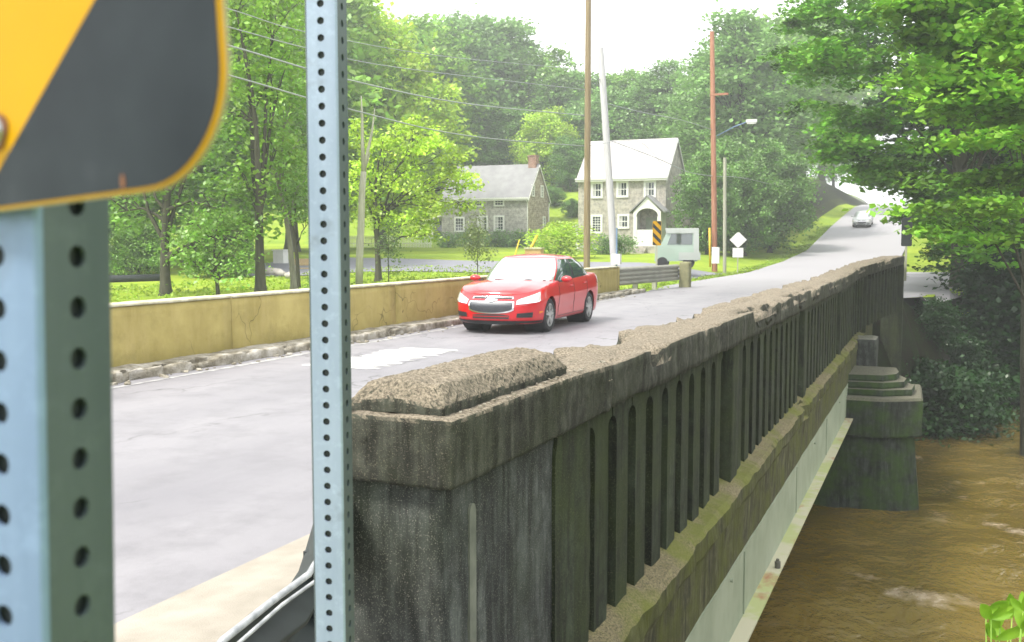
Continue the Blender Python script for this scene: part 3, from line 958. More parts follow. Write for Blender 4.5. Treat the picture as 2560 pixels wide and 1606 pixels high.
def build_car(name, label, paint, loc, heading, group=None, detail=True):
    root = ent(name, loc, heading, label, 'car', group)
    L, W = 4.6, .895
    def hw(s, ins=0.0):
        a, n = .86, 2.9
        f = 1.0
        if s < a: f = max(0, 1 - (1 - max(0, s) / a) ** n) ** (1 / n)
        elif s > L - .6: f = max(0, 1 - ((s - (L - .6)) / .6) ** 3.2) ** (1 / 3.2)
        wv_ = W * f
        wv_ *= 1 - .02 * math.exp(-((s - 2.3) / 1.0) ** 2)
        return wv_
    # outline stations: dense around nose and tail
    st = []
    for i in range(15): st.append(.86 * (1 - math.cos(i / 14 * math.pi / 2)) ** 1.25)
    st += list(np.arange(.92, L - .62, .06))
    for i in range(10): st.append(L - .6 + .6 * math.sin(i / 9 * math.pi / 2))
    st[0] = 0
    def ztop(s):   # shoulder line
        P = [(0, .735), (.12, .775), (.35, .83), (.7, .885), (1.1, .935), (1.6, .955), (2.4, .975), (3.4, 1.01), (4.1, 1.045), (4.45, 1.04), (4.6, .99)]
        for (a, za), (b, zb) in zip(P, P[1:]):
            if s <= b: return za + (zb - za) * (s - a) / (b - a)
        return P[-1][1]
    # profile: (fraction of height from .19 to shoulder, inset)
    PR = [(0, .16), (.03, .07), (.09, .035), (.2, .022), (.32, .012), (.45, .002), (.58, 0), (.70, .002), (.80, .01), (.88, .02), (.94, .034), (1.0, .062)]
    def nose_in(s, fz):   # the nose leans back towards the bonnet
        k = smooth(.9, 0, s)
        return k * (.16 * smooth(.6, 1.0, fz) ** 1.3 + .05 * smooth(.2, 0, fz))
    def body(s, fr, side):
        zt = ztop(s); z = .19 + (zt - .19) * fr
        ins = np.interp(fr, [p[0] for p in PR], [p[1] for p in PR])
        h = max(0, hw(s) - ins * min(1, hw(s) / .5))
        cut = nose_in(s, fr)
        tail = smooth(L - .7, L, s) * (.07 * smooth(.5, 0, fr) + .05 * smooth(.75, 1, fr))
        # crease along the flank
        h += .008 * math.exp(-((fr - .66) / .06) ** 2) - .010 * math.exp(-((fr - .33) / .1) ** 2) * smooth(.9, 1.5, s) * smooth(3.7, 3.1, s)
        return (side * h, s + cut - tail, z)
    FRN = [0, .03, .06, .1, .15, .2, .26, .32, .38, .45, .52, .58, .64, .70, .75, .80, .84, .88, .91, .94, .97, 1.0]
    k = MB()
    axl = [(.93, .33), (3.60, .33)]; RA = .365
    for side in (-1, 1):
        vs = []
        for s in st:
            for fr in FRN: vs.append(list(body(s, fr, side)))
        n = len(FRN); drop = set()
        for i, p in enumerate(vs):
            if abs(p[0]) < .6: continue
            for ay, az in axl:
                d = math.hypot(p[1] - ay, p[2] - az)
                if d < RA:
                    drop.add(i)
        fs = []
        for j in range(len(st) - 1):
            for i in range(n - 1):
                q = (j * n + i, (j + 1) * n + i, (j + 1) * n + i + 1, j * n + i + 1)
                if all(x in drop for x in q): continue
                fs.append(q)
        for i in drop:
            p = vs[i]
            for ay, az in axl:
                d = math.hypot(p[1] - ay, p[2] - az)
                if 1e-6 < d < RA:
                    if p[2] > az: p[1] = ay + (p[1] - ay) * RA / d; p[2] = az + (p[2] - az) * RA / d
                    else: p[1] = ay + math.copysign(math.sqrt(RA * RA - (p[2] - az) ** 2), p[1] - ay)
        k.add(vs, fs)
    # bonnet / boot / base deck closing the top between the two shoulders
    def deck(u, q):
        s = st[0] + (L - .0) * u
        a = body(s, 1.0, 1); e = abs(2 * q - 1)
        cr = .055 * (1 - e ** 2.4)
        ridge = .014 * math.exp(-((e - .62) / .10) ** 2) * smooth(1.3, .5, s) * smooth(.05, .3, s)
        return (a[0] * (2 * q - 1), a[1] + 0 * cr, a[2] + cr + ridge)
    k.grid(lambda u, q: deck(min(1, u), q), 60, 20)
    k.box(-.5, .5, .4, L - .4, .19, .21)
    body_o = k.build('body', M[paint], root, True)
    bm = bmesh.new(); bm.from_mesh(body_o.data); bmesh.ops.remove_doubles(bm, verts=bm.verts, dist=.0015)
    bmesh.ops.recalc_face_normals(bm, faces=bm.faces); bm.to_mesh(body_o.data); bm.free()
    body_o.data.set_sharp_from_angle(angle=R(50))
    # cabin
    def cab(u, v):     # u: side param -1..1 over (s-c)/a ; v: height 0..1
        v2 = v
        fs = 1.14 + (2.0 - 1.14) * (v2 ** .93); rs = 4.40 + (3.40 - 4.40) * v2
        c, a = (fs + rs) / 2, (rs - fs) / 2
        b = .805 + (.615 - .805) * (v2 ** 1.9)
        z = .955 + (1.425 - .955) * v + .03 * math.sin(v * math.pi)
        return c, a, b, z
    NE = 4.0
    def sidept(q, v, off=0, side=1):
        c, a, b, z = cab(0, v)
        y = b * max(0, 1 - abs(q) ** NE) ** (1 / NE)
        return (side * (y + off), c + a * q, z + .03 * q * (1 - v))
    def loop(v, n=72):
        c, a, b, z = cab(0, v); pts = []
        for i in range(n):
            t_ = 2 * math.pi * i / n
            cs, sn = math.cos(t_), math.sin(t_)
            y = b * math.copysign(abs(sn) ** (2 / NE), sn); s = c - a * math.copysign(abs(cs) ** (2 / NE), cs)
            # bowed screen
            s -= (.07 if cs > 0 else -.05) * (1 - (y / b) ** 2)
            pts.append((y, s, z + .03 * ((s - c) / a) * (1 - v)))
        return pts
    k = MB(); lv = [loop(v) for v in np.linspace(0, 1, 9)]
    n = 72
    k.add([p for l_ in lv for p in l_], [(j * n + i, j * n + (i + 1) % n, (j + 1) * n + (i + 1) % n, (j + 1) * n + i) for j in range(8) for i in range(n)])
    top = lv[-1]; rings = [top]
    for f_ in (.95, .85, .65, .4, .15):
        c, a, b, z = cab(0, 1)
        rings.append([(p[0] * f_, c + (p[1] - c) * f_, z + .066 * (1 - f_ ** 2.2)) for p in top])
    k.add([p for l_ in rings for p in l_], [(j * n + i, j * n + (i + 1) % n, (j + 1) * n + (i + 1) % n, (j + 1) * n + i) for j in range(len(rings) - 1) for i in range(n)])
    k.add(rings[-1], [tuple(range(n))])
    ro = k.build('roof', M[paint], root, True)
    bm = bmesh.new(); bm.from_mesh(ro.data); bmesh.ops.remove_doubles(bm, verts=bm.verts, dist=.0015); bm.to_mesh(ro.data); bm.free()
    # glass panels
    def scr(front):
        def fn(u, v):
            v = .05 + .89 * v
            c, a, b, z = cab(0, v); y = b * .90 * (2 * u - 1)
            q = max(0, 1 - (abs(y) / b) ** NE) ** (1 / NE)
            bow = (.07 if front else .05) * (1 - (y / b) ** 2)
            s = c + (-1 if front else 1) * (a * q + bow + .006)
            return (y, s, z + .03 * ((s - c) / a) * (1 - v) + .004)
        return fn
    ws = MB().grid(scr(True), 20, 10).build('windscreen', M['windscreen'], root, True, fix=False)
    MB().grid(scr(False), 16, 8).build('rear_window', M['glass'], root, True, fix=False)
    for side in (-1, 1):
        for q0, q1, vt in ((-.86, -.17, .9), (-.08, .52, .9), (.56, .86, .78)):
            def fn(u, v):
                q = q0 + (q1 - q0) * u
                vtt = vt * (1 - (.25 * smooth(.6, 1, u) if q0 > .5 else 0))
                return sidept(q, .04 + (vtt - .04) * v, .004, side)
            MB().grid(fn, 10, 8).build('side_window', M['glass'], root, True, fix=False)
        k = MB()
        k.grid(lambda u, v: sidept(-.17 + .09 * u, .03 + .88 * v, .003, side), 2, 6)
        k2 = MB().grid(lambda u, v: sidept(.52 + .04 * u, .03 + .8 * v, .003, side), 2, 6)
        k.build('pillar_trim', M['blacktrim'], root, True, fix=False)
        k2.build('pillar_trim', M['blacktrim'], root, True, fix=False)
        k = MB().grid(lambda u, v: sidept(-.88 + 1.76 * u, .005 + .03 * v, .006, side), 20, 1)
        k.build('window_trim', M['blacktrim'] if not detail else M['chrome'], root, True, fix=False)
        # mirror
        mm = MB()
        ctr_ = Vector((side * .985, 1.62, 1.0))
        def mf(u, v):
            a, b = u * 2 * math.pi, (v - .5) * math.pi
            return ctr_ + Vector((.115 * math.cos(b) * math.cos(a), .07 * math.cos(b) * math.sin(a) - .01 * math.cos(a) * side, .068 * math.sin(b)))
        mm.grid(mf, 16, 10)
        mo = mm.build('mirror', M[paint], root, True)
        MB().box(min(side * .80, side * .90), max(side * .80, side * .90), 1.59, 1.66, .945, .975).build('mirror_arm', M['blacktrim'], mo)
    # details on the nose: sheets following the outline
    arc = [(0.0, 0.0, 0.0)]
    ss = np.concatenate([np.linspace(0, 1, 60) ** 3 * .6, np.linspace(.61, 1.4, 40)])
    for s in ss[1:]:
        p = arc[-1]; h = hw(s)
        arc.append((p[0] + math.hypot(h - p[2], s - p[1]), s, h))
    A = np.array(arc)
    def nose(t_, z, off):
        s = float(np.interp(abs(t_), A[:, 0], A[:, 1])); sd_ = 1 if t_ >= 0 else -1
        fr = clamp((z - .19) / (ztop(s) - .19), 0, 1)
        p = Vector(body(s, fr, sd_)); p2 = Vector(body(s + .02, fr, sd_)); tn = (p2 - p)
        tn.z = 0
        nr = Vector((tn.y, -tn.x, 0)).normalized() * sd_ if tn.length > 1e-6 else Vector((0, -1, 0))
        if nr.y > 0 and s < .2: nr = -nr
        if nr.x * sd_ < 0 and s >= .2: nr = -nr
        return p + nr * off
    def sheet(t0, t1, zb, zt, off, nu=14, nv=5):
        return lambda: MB().grid(lambda u, v: nose(t0 + (t1 - t0) * u, zb(u) + (zt(u) - zb(u)) * v, off), nu, nv)
    def add(nm, t0, t1, zb, zt, off, m_, parent=root, nu=16, nv=4):
        k_ = MB().grid(lambda u, v: nose(t0 + (t1 - t0) * u, zb(u) + (zt(u) - zb(u)) * v, off), nu, nv)
        return k_.build(nm, M[m_], parent, True, fix=False)
    def bow(u): return 1 - (2 * u - 1) ** 2
    # main grille: chrome surround, dark mesh, upper slot
    add('grille_frame', -.455, .455, lambda u: .465 - .07 * bow(u) ** .6, lambda u: .625 + .004 * bow(u), .012, 'chrome')
    add('grille', -.425, .425, lambda u: .485 - .07 * bow(u) ** .6, lambda u: .608, .018, 'grille')
    add('grille_frame', -.43, .43, lambda u: .668, lambda u: .71, .010, 'chrome')
    add('grille', -.40, .40, lambda u: .675, lambda u: .702, .016, 'blacktrim')
    # cross shaped emblem
    em = [(a, b + .024) for a, b in [(-.125, .610), (-.04, .610), (-.045, .592), (.035, .592), (.04, .610), (.125, .610), (.112, .648), (.045, .648), (.042, .666), (-.04, .666), (-.043, .648), (-.112, .648)]]
    def emf(a, b, t_): p = nose(a, b, .026 + t_); return p
    MB().prism(em, .012, emf).build('emblem', M['chrome'], root)
    # headlamps
    for sd_ in (-1, 1):
        hl = add('headlamp', sd_ * .50, sd_ * 1.02, lambda u: .585 + .045 * u, lambda u: .645 + .155 * u ** .85, .010, 'lamp')
        add('headlamp_rim', sd_ * .49, sd_ * .98, lambda u: .570 + .045 * u, lambda u: .585 + .045 * u, .013, 'chrome', hl, 12, 1)
        cpt = nose(sd_ * .60, .632, .02)
        MB().disc(cpt, .052, (0, -1, .1), 16, .012).build('bulb', M['chrome'], hl)
        add('fog_intake', sd_ * .52, sd_ * .84, lambda u: .325, lambda u: .405 + .02 * u, .010, 'blacktrim', root, 8, 2)
        add('fog_bar', sd_ * .53, sd_ * .83, lambda u: .36, lambda u: .368, .022, 'grille', root, 8, 1)
        add('side_marker', sd_ * 1.00, sd_ * 1.12, lambda u: .39 + .02 * u, lambda u: .435 + .0 * u, .010, 'amber', root, 4, 1)
    add('lower_grille', -.38, .38, lambda u: .30, lambda u: .385 - .02 * abs(2 * u - 1) ** 3, .010, 'blacktrim')
    add('lower_bar', -.37, .37, lambda u: .338, lambda u: .350, .02, paint, root, 12, 1)
    add('bumper_lip', -1.15, 1.15, lambda u: .19, lambda u: .262, .014, 'blacktrim', root, 26, 2)
    # front plate area and wipers
    def wsp(u, v): return Vector(scr(True)(u, v))
    wp = MB()
    wp.tube([wsp(.06, .0) + Vector((0, -.03, 0)), wsp(.3, .06) + Vector((0, -.012, .004)), wsp(.48, .03) + Vector((0, -.014, 0))], .011, 5)
    wp.tube([wsp(.52, .0) + Vector((0, -.03, 0)), wsp(.72, .06) + Vector((0, -.012, .004)), wsp(.94, .02) + Vector((0, -.014, 0))], .011, 5)
    wp.build('wiper', M['blacktrim'], root, True)
    # flank: door gaps, handles, mouldings, tail lamps
    for sd_ in (-1, 1):
        k = MB()
        def flank(s, fr, off): p = Vector(body(s, fr, sd_)); return p + Vector((sd_ * off, 0, 0))
        for s0, s1 in ((1.42, 1.50), (2.48, 2.50), (3.30, 3.42)):
            pts = [flank(s0 + (s1 - s0) * t_, .12 + .86 * t_, .002) for t_ in np.linspace(0, 1, 9)]
            k.tube(pts, .005, 4)
        k.tube([flank(s, .12, .001) for s in np.linspace(1.42, 3.28, 12)], .005, 4)
        k.build('door_gap', M['blacktrim'], root)
        for s in (2.28, 3.20):
            p = flank(s, .84, .008)
            MB().tube([p + Vector((0, -.09, 0)), p + Vector((sd_ * .022, -.05, .003)), p + Vector((sd_ * .022, .05, .006)), p + Vector((0, .09, .006))], .013, 6).build('door_handle', M[paint], root, True)
        MB().grid(lambda u, v: Vector(body(4.12 + .46 * u, .76 + .2 * v, sd_)) + Vector((sd_ * .008, .008 * u, 0)), 8, 3).build('tail_lamp', M['taillamp'], root, True, fix=False)
    # wheels
    for ay, az in axl:
        for sd_ in (-1, 1):
            wx_ = sd_ * .77
            wh = ent('wheel', (wx_, ay, az)); wh.parent = root
            k = MB(); prof = [(.225, -.10), (.29, -.105), (.318, -.085), (.325, -.04), (.325, .04), (.318, .085), (.29, .105), (.225, .10)]
            nn = 40
            vs = [(o_ , r_ * math.cos(2 * math.pi * i / nn), r_ * math.sin(2 * math.pi * i / nn)) for i in range(nn) for r_, o_ in prof]
            m8 = len(prof)
            k.add(vs, [(i * m8 + j, ((i + 1) % nn) * m8 + j, ((i + 1) % nn) * m8 + (j + 1) % m8, i * m8 + (j + 1) % m8) for i in range(nn) for j in range(m8)])
            k.build('tyre', M['rubber'], wh, True, auto=40)
            k = MB()
            ox = sd_ * .085
            # rim ring, hub, ten paired spokes
            for r0, r1, d_ in ((.232, .205, .012), (.205, .198, -.06)):
                vs = []
                for i in range(nn):
                    c, s_ = math.cos(2 * math.pi * i / nn), math.sin(2 * math.pi * i / nn)
                    vs += [(ox + sd_ * .012, r0 * c, r0 * s_), (ox + sd_ * d_ * .5, r1 * c, r1 * s_)]
                k.add(vs, [(2 * i, 2 * ((i + 1) % nn), 2 * ((i + 1) % nn) + 1, 2 * i + 1) for i in range(nn)])
            for i in range(10):
                an = math.pi * 2 * (i // 2) / 5 + (.17 if i % 2 else -.17) + .3
                c, s_ = math.cos(an), math.sin(an)
                Mx = Matrix.Translation((ox, 0, 0)) @ Matrix.Rotation(an, 4, 'X')
                k.box(-.012, .012, .05, .212, -.016, .016, 0, Mx)
            k.disc((ox - .015, 0, 0), .062, (sd_, 0, 0), 16, .03 if sd_ > 0 else .045)
            k.build('rim', M['alloy'], wh, False)
            MB().disc((sd_ * .02, 0, 0), .222, (sd_, 0, 0), 24, .01).build('brake', M['blacktrim'], wh)
            # inner arch liner
            kk = MB().tube([(sd_ * .45 - wx_ + wx_, ay, az), (sd_ * .80, ay, az)], [RA + .002, RA + .002], 32, cap=False)
            kk.disc((sd_ * .47, ay, az), RA, (sd_, 0, 0), 32, .01)
            kk.build('arch_liner', M['blacktrim'], root)
    return root


red = build_car('sedan', 'bright red compact sedan driving over the bridge towards the viewer', 'red', (-7.67, 18.0 - .93, .02), R(2.2))
far_y = 104.5
hc = build_car('sedan', 'small pale silver car coming down the distant hill road', 'silver', (-6.9, far_y, rz(far_y) + .03), 0)
hc.rotation_euler = (math.atan((rz(far_y + 4) - rz(far_y)) / 4), 0, 0)
# ------------------------------------------------------------------ houses
def m_stone(name, cols, mortar, bw=.55, rh=.2):
    m_, t = mat(name)
    v = t.coord()
    x = t.new('ShaderNodeSeparateXYZ'); t.lk(v, x.inputs[0])
    cb = t.new('ShaderNodeCombineXYZ')
    nz = t.noise(1.5, 3, .5, v)
    t.lk(t.math('ADD', t.math('ADD', x.outputs['X'], x.outputs['Y']), t.math('MULTIPLY', nz, .25)), cb.inputs[0])
    t.lk(t.math('ADD', x.outputs['Z'], t.math('MULTIPLY', t.noise(2.5, 3, .5, v), .12)), cb.inputs[1])
    b = t.new('ShaderNodeTexBrick')
    t.lk(cb.outputs[0], b.inputs['Vector'])
    b.inputs['Scale'].default_value = 1; b.inputs['Brick Width'].default_value = bw; b.inputs['Row Height'].default_value = rh
    b.inputs['Mortar Size'].default_value = .016; b.inputs['Mortar Smooth'].default_value = .3; b.inputs['Bias'].default_value = 0
    b.inputs['Color1'].default_value = (*cols[0], 1); b.inputs['Color2'].default_value = (*cols[1], 1); b.inputs['Mortar'].default_value = (*mortar, 1)
    b.squash = .7; b.squash_frequency = 3
    c = t.mix(t.math('MULTIPLY', t.ramp(t.noise(2.2, 5, .7, v), [(.45, 0), (.62, 1)]), .5), b.outputs['Color'], cols[2])
    c = t.mix(t.math('MULTIPLY', t.ramp(t.noise(3.2, 4, .75, v), [(.47, 0), (.56, 1)]), .55), c, [k * .5 for k in cols[1]])
    c = t.mix(t.math('MULTIPLY', t.ramp(t.noise(7, 4, .7, v), [(.62, 0), (.7, 1)]), .7), c, [k * .35 for k in cols[2]])
    t.bsdf(c, .92, 0, t.bump(b.outputs['Fac'], .3, .02), spec=.2)
    return m_


M['stone'] = m_stone('coursed_grey_fieldstone', ((.42, .41, .38), (.3, .29, .27), (.5, .48, .44)), (.46, .45, .42))
M['stone_gable'] = m_stone('rough_gable_fieldstone', ((.48, .40, .32), (.24, .19, .15), (.42, .36, .3)), (.5, .45, .4), .38, .19)
M['stone2'] = m_stone('tan_fieldstone', ((.47, .44, .38), (.36, .34, .3), (.52, .46, .37)), (.48, .46, .42), .6, .26)
M['slate'] = simple('grey_shingle_roof', [(.35, (.2, .2, .205)), (.65, (.26, .26, .265))], 1.2, .75, bump=.3, bscale=8)
M['pale_roof'] = simple('pale_metal_roof', [(.35, (.36, .335, .33)), (.65, (.44, .415, .41))], 1.2, .5, bump=.1)
M['whitewood'] = simple('white_painted_wood', [(.3, (.66, .66, .63)), (.7, (.76, .76, .73))], 3, .6)
M['brick'] = m_stone('red_chimney_brick', ((.38, .17, .11), (.28, .12, .08), (.36, .2, .14)), (.35, .3, .26), .22, .075)
M['pane'] = flat('dark_window_pane', (.025, .035, .04), .06, 0, coat=1)
M['curtain'] = flat('window_curtain', (.45, .45, .43), .9)


def house_part(root, name, mb_, m_, parent=None, smooth_=False):
    o = mb_.build(name, m_, None, smooth_)
    o.parent = parent or root
    return o


def window(root, x, z, w_, h, y, nx=3, ny=4, face='-y', fr=.16, curtain=0, xw=None):
    """frame, muntins and pane on a wall facing -y (or +x when face='x': x is then the y coordinate)"""
    if face == '-y':
        def P(a0, a1, z0, z1, d0, d1, k): k.box(a0, a1, y - d1, y - d0, z0, z1)
    else:
        def P(a0, a1, z0, z1, d0, d1, k): k.box(y + d0, y + d1, a0, a1, z0, z1)
    k = MB()
    P(x - w_ / 2, x - w_ / 2 + fr, z, z + h, .0, .07, k); P(x + w_ / 2 - fr, x + w_ / 2, z, z + h, .0, .07, k)
    P(x - w_ / 2 + fr, x + w_ / 2 - fr, z + h - fr, z + h, .0, .07, k); P(x - w_ / 2 + fr, x + w_ / 2 - fr, z, z + fr, .0, .09, k)
    iw, ih = w_ - 2 * fr, h - 2 * fr
    for i in range(1, nx): P(x - iw / 2 + iw * i / nx - .016, x - iw / 2 + iw * i / nx + .016, z + fr, z + h - fr, .012, .035, k)
    for j in range(1, ny):
        tk = .03 if (ny % 2 == 0 and j == ny // 2) else .016
        P(x - iw / 2, x + iw / 2, z + fr + ih * j / ny - tk, z + fr + ih * j / ny + tk, .012, .037, k)
    f_ = house_part(root, 'window', k, M['whitewood'])
    k = MB(); P(x - iw / 2, x + iw / 2, z + fr, z + h - fr, .0, .010, k)
    p = k.build('pane', M['pane']); p.parent = f_
    if curtain:
        k = MB()
        P(x - iw / 2, x - iw / 2 + iw * curtain, z + fr, z + h - fr, .010, .0118, k)
        c = k.build('curtain', M['curtain']); c.parent = f_
    return f_


def gable_house(root, W_, D_, H_, RZ, mw, mg, mr, ov=.25):
    """front wall on y=0 facing -y, x from 0 to W_; ridge along x"""
    k = MB().box(0, W_, 0, D_, -.6, H_)
    house_part(root, 'wall', k, mw)
    for x0, x1 in ((-.004, .25), (W_ - .25, W_ + .004)):
        g = MB().prism([(.004, -.6), (D_ - .004, -.6), (D_ - .004, H_ + .01), (D_ / 2, RZ - .06), (.004, H_ + .01)], x1 - x0, lambda a, b, t_: (x0 + t_, a, b))
        house_part(root, 'gable_wall', g, mg)
    sl = math.atan2(RZ - H_, D_ / 2)
    th = .12
    for sgn in (0, 1):
        k = MB()
        e0 = (-ov, H_ - ov * math.tan(sl)) ; e1 = (D_ / 2, RZ)
        pts = [e0, e1, (e1[0], e1[1] + th), (e0[0], e0[1] + th)]
        if sgn: pts = [(D_ - a, b) for a, b in pts]
        k.prism(pts, W_ + .24, lambda a, b, t_: (-.12 + t_, a, b))
        roof = house_part(root, 'roof', k, mr)
    # eaves, gutter, rake boards
    k = MB().box(-.15, W_ + .15, -ov - .1, .0, H_ - .30, H_ - .17).box(-.15, W_ + .15, -ov - .16, -ov - .03, H_ - .16, H_ - .02)
    house_part(root, 'gutter', k, M['whitewood'])
    k = MB()
    for sgn in (0, 1):
        pts = [(-ov - .05, H_ - ov * math.tan(sl) - .16), (D_ / 2, RZ - .16), (D_ / 2, RZ + .02), (-ov - .05, H_ - ov * math.tan(sl) + .02)]
        if sgn: pts = [(D_ - a, b) for a, b in pts]
        k.prism(pts, .04, lambda a, b, t_: (W_ + .125 + t_, a, b))
    house_part(root, 'rake_board', k, M['whitewood'])
    return roof


h1 = ent('stone_house', (-44.9, 88.3, 1.25), 0, 'low grey stone house with red brick chimney behind the bright maple', 'house')
W1, D1, H1, R1 = 9.15, 5.45, 4.75, 7.95
gable_house(h1, W1, D1, H1, R1, M['stone'], M['stone_gable'], M['slate'])
def chim():
    k = MB().box(W1 - .95, W1 - .12, D1 / 2 - .35, D1 / 2 + .35, R1 - .7, R1 + .95).box(W1 - 1.0, W1 - .07, D1 / 2 - .4, D1 / 2 + .4, R1 + .82, R1 + .92)
    house_part(h1, 'chimney', k, M['brick'])
chim()
window(h1, 5.62 + .55, 1.56, 1.12, 1.5, 0, 3, 4, curtain=.42)
window(h1, 1.95, 1.48, 1.12, 1.48, 0, 3, 4)
window(h1, 4.45, 1.56, 1.12, 1.5, 0, 3, 4, curtain=.6)
window(h1, 6.17, 3.92, 1.1, .72, 0, 3, 2, fr=.15)
window(h1, 3.95, 3.90, 1.1, .74, 0, 3, 2, fr=.15)
window(h1, 1.25 + .6, 3.90, 1.1, .74, 0, 3, 2, fr=.15)
for yc, z, hh in ((1.25, 4.85, 1.15), (3.6, 4.85, 1.2), (4.2, 1.65, 1.4)):
    window(h1, yc, z, .7, hh, W1 + .004, 2, 4, 'x', .12)
k = MB().box(1.4, 2.6, -.06, .02, -.02, .28); house_part(h1, 'cellar_window', k, M['whitewood'])
k = MB().box(1.5, 2.5, -.07, -.05, .02, .22); house_part(h1, 'cellar_pane', k, M['pane'])
k = MB().tube([(W1 - .08, -.32, H1 - .2), (W1 - .02, -.06, H1 - .55), (W1 - .02, -.06, -.2)], .05, 6)
k.tube([(W1 + .12, D1 - .02, H1 - .4), (W1 + .08, D1 - .1, H1 - .8), (W1 + .08, D1 - .1, 1.2)], .05, 6)
house_part(h1, 'downpipe', k, M['whitewood'])
# lean-to porch at the left end
k = MB().prism([(0, 2.3), (2.9, 3.2), (2.9, 3.32), (0, 2.42)], 4.2, lambda a, b, t_: (-2.9 + a, .6 + t_, b))
house_part(h1, 'porch_roof', k, M['whitewood'])
k = MB()
for x_ in (-2.8, -1.5): k.box(x_, x_ + .14, .7, .84, -.3, 2.5)
house_part(h1, 'porch_post', k, M['whitewood'])
k = MB().box(-2.8, 0, .9, 1.0, .55, .62).box(-2.85, 0, .7, 4.5, -.3, -.02)
for i in range(14): k.box(-2.75 + i * .2, -2.71 + i * .2, .92, .98, 0, .55)
house_part(h1, 'porch_rail', k, M['whitewood'])
k = MB().box(-2.6, -.0, 3.2, 3.3, -.2, 2.6); house_part(h1, 'porch_wall', k, M['pane'])

h2 = ent('stone_house', (-26.4, 75.9, .95), 0, 'taller tan stone house with pale roof and arched white porch', 'house')
W2, D2, H2, R2 = 7.1, 6.4, 5.85, 8.95
gable_house(h2, W2, D2, H2, R2, M['stone2'], M['stone2'], M['pale_roof'])
for xc, z, hh, n_ in ((1.55, 4.25, 1.3, 2), (3.65, 4.28, 1.3, 2), (5.85, 4.25, 1.3, 2), (1.55, 1.48, 1.5, 6), (3.75, 1.85, 1.15, 2)):
    window(h2, xc, z, .98, hh, 0, 3, n_, fr=.17, curtain=.0 if n_ == 6 else .3)
k = MB().box(1.1, 1.6, -.06, .02, .05, .5); house_part(h2, 'cellar_window', k, M['whitewood'])
k = MB().box(.3, .9, D2 - .9, D2 - .2, R2 - 1.6, R2 + .1); 
# porch: side walls, arched gable front, steps
px0, px1 = 5.0, 7.15
pc = (px0 + px1) / 2
k = MB()
arc_pts = [(px0, 3.1), (pc, 4.25), (px1, 3.1), (px1, 2.75)] + [(pc + .85 * math.cos(a), 2.75 + .62 * math.sin(a)) for a in np.linspace(0, math.pi, 13)] + [(px0, 2.75)]
k.prism(arc_pts, .14, lambda a, b, t_: (a, -1.6 + t_, b))
house_part(h2, 'porch_front', k, M['whitewood'])
k = MB()
for s_ in (-1, 1):
    pts = [(pc, 4.26), (pc + s_ * 1.4, 3.0), (pc + s_ * 1.4, 3.12), (pc, 4.38)]
    k.prism(pts, 1.75, lambda a, b, t_: (a, -1.72 + t_, b))
house_part(h2, 'porch_roof', k, M['slate'])
k = MB().box(px0, px0 + .28, -1.6, -1.45, .5, 2.75).box(px1 - .28, px1, -1.6, -1.45, .5, 2.75).box(px0 + .28, px1 - .28, -1.56, -1.5, .5, 1.75)
k.box(px0, px0 + .08, -1.45, 0, .5, 3.1).box(px1 - .08, px1, -1.45, 0, .5, 3.1)
house_part(h2, 'porch_wall', k, M['whitewood'])
k = MB().box(pc - .5, pc + .5, -.08, -.03, .5, 2.7); house_part(h2, 'door', k, M['girder'])
k = MB().box(px0 - .2, px1 + .1, -1.7, 0, -.5, .5)
for i in range(3): k.box(px0 + .1, px0 + 1.1, -2.0 - i * .3, -1.7 - i * .3, -.5, .36 - i * .16)
house_part(h2, 'porch_steps', k, M['stone2'])
k = MB().prism([(0, 2.0), (1.2, 2.6), (1.2, 2.7), (0, 2.1)], 3.0, lambda a, b, t_: (-1.2 + a, 2.0 + t_, b)).box(-1.0, 0, 2.2, 4.8, -.4, 2.1)
house_part(h2, 'side_shed', k, M['whitewood'])
k = MB().box(W2, W2 + 1.0, 3.4, 5.6, -.5, 3.3); house_part(h2, 'side_wing', k, M['stone2'])
k = MB().prism([(3.2, 3.3), (4.5, 4.1), (5.8, 3.3)], 1.1, lambda a, b, t_: (W2 + t_, a, b)); house_part(h2, 'wing_roof', k, M['pale_roof'])

# ------------------------------------------------------------------ poles, lamp and wires
def m_wood(name, a, b):
    m_, t = mat(name)
    v = t.coord()
    c = t.mix(t.ramp(t.noise(3, 5, .6, t.scaled(v, (6, 6, .3))), [(.35, 0), (.65, 1)]), a, b)
    t.bsdf(c, .9, 0, t.bump(t.noise(8, 4, .6, t.scaled(v, (8, 8, .4))), .4, .01), spec=.2)
    return m_
M['pole_brown'] = m_wood('brown_pole_wood', (.2, .15, .085), (.29, .225, .14))
M['pole_grey'] = m_wood('silver_grey_pole_wood', (.42, .41, .42), (.52, .51, .52))
M['pole_red'] = m_wood('reddish_pole_wood', (.30, .13, .075), (.40, .2, .13))
M['pole_pale'] = m_wood('pale_pole_wood', (.33, .33, .25), (.42, .42, .33))
M['wire'] = flat('grey_cable', (.3, .33, .32), .6)
M['yellowplastic'] = flat('yellow_guard_plastic', (.78, .52, .02), .5)


def pole(base, topv, r0, r1, m_, label):
    root = ent('utility_pole', base, 0, label, 'utility pole')
    d = Vector(topv) - Vector(base)
    k = MB().tube([Vector((0, 0, -.5)), d * .25, d * .6, d], [r0, r0 * .95, (r0 + r1) / 2, r1], 12)
    o = k.build('pole', m_, root, True, auto=50)
    return root, d


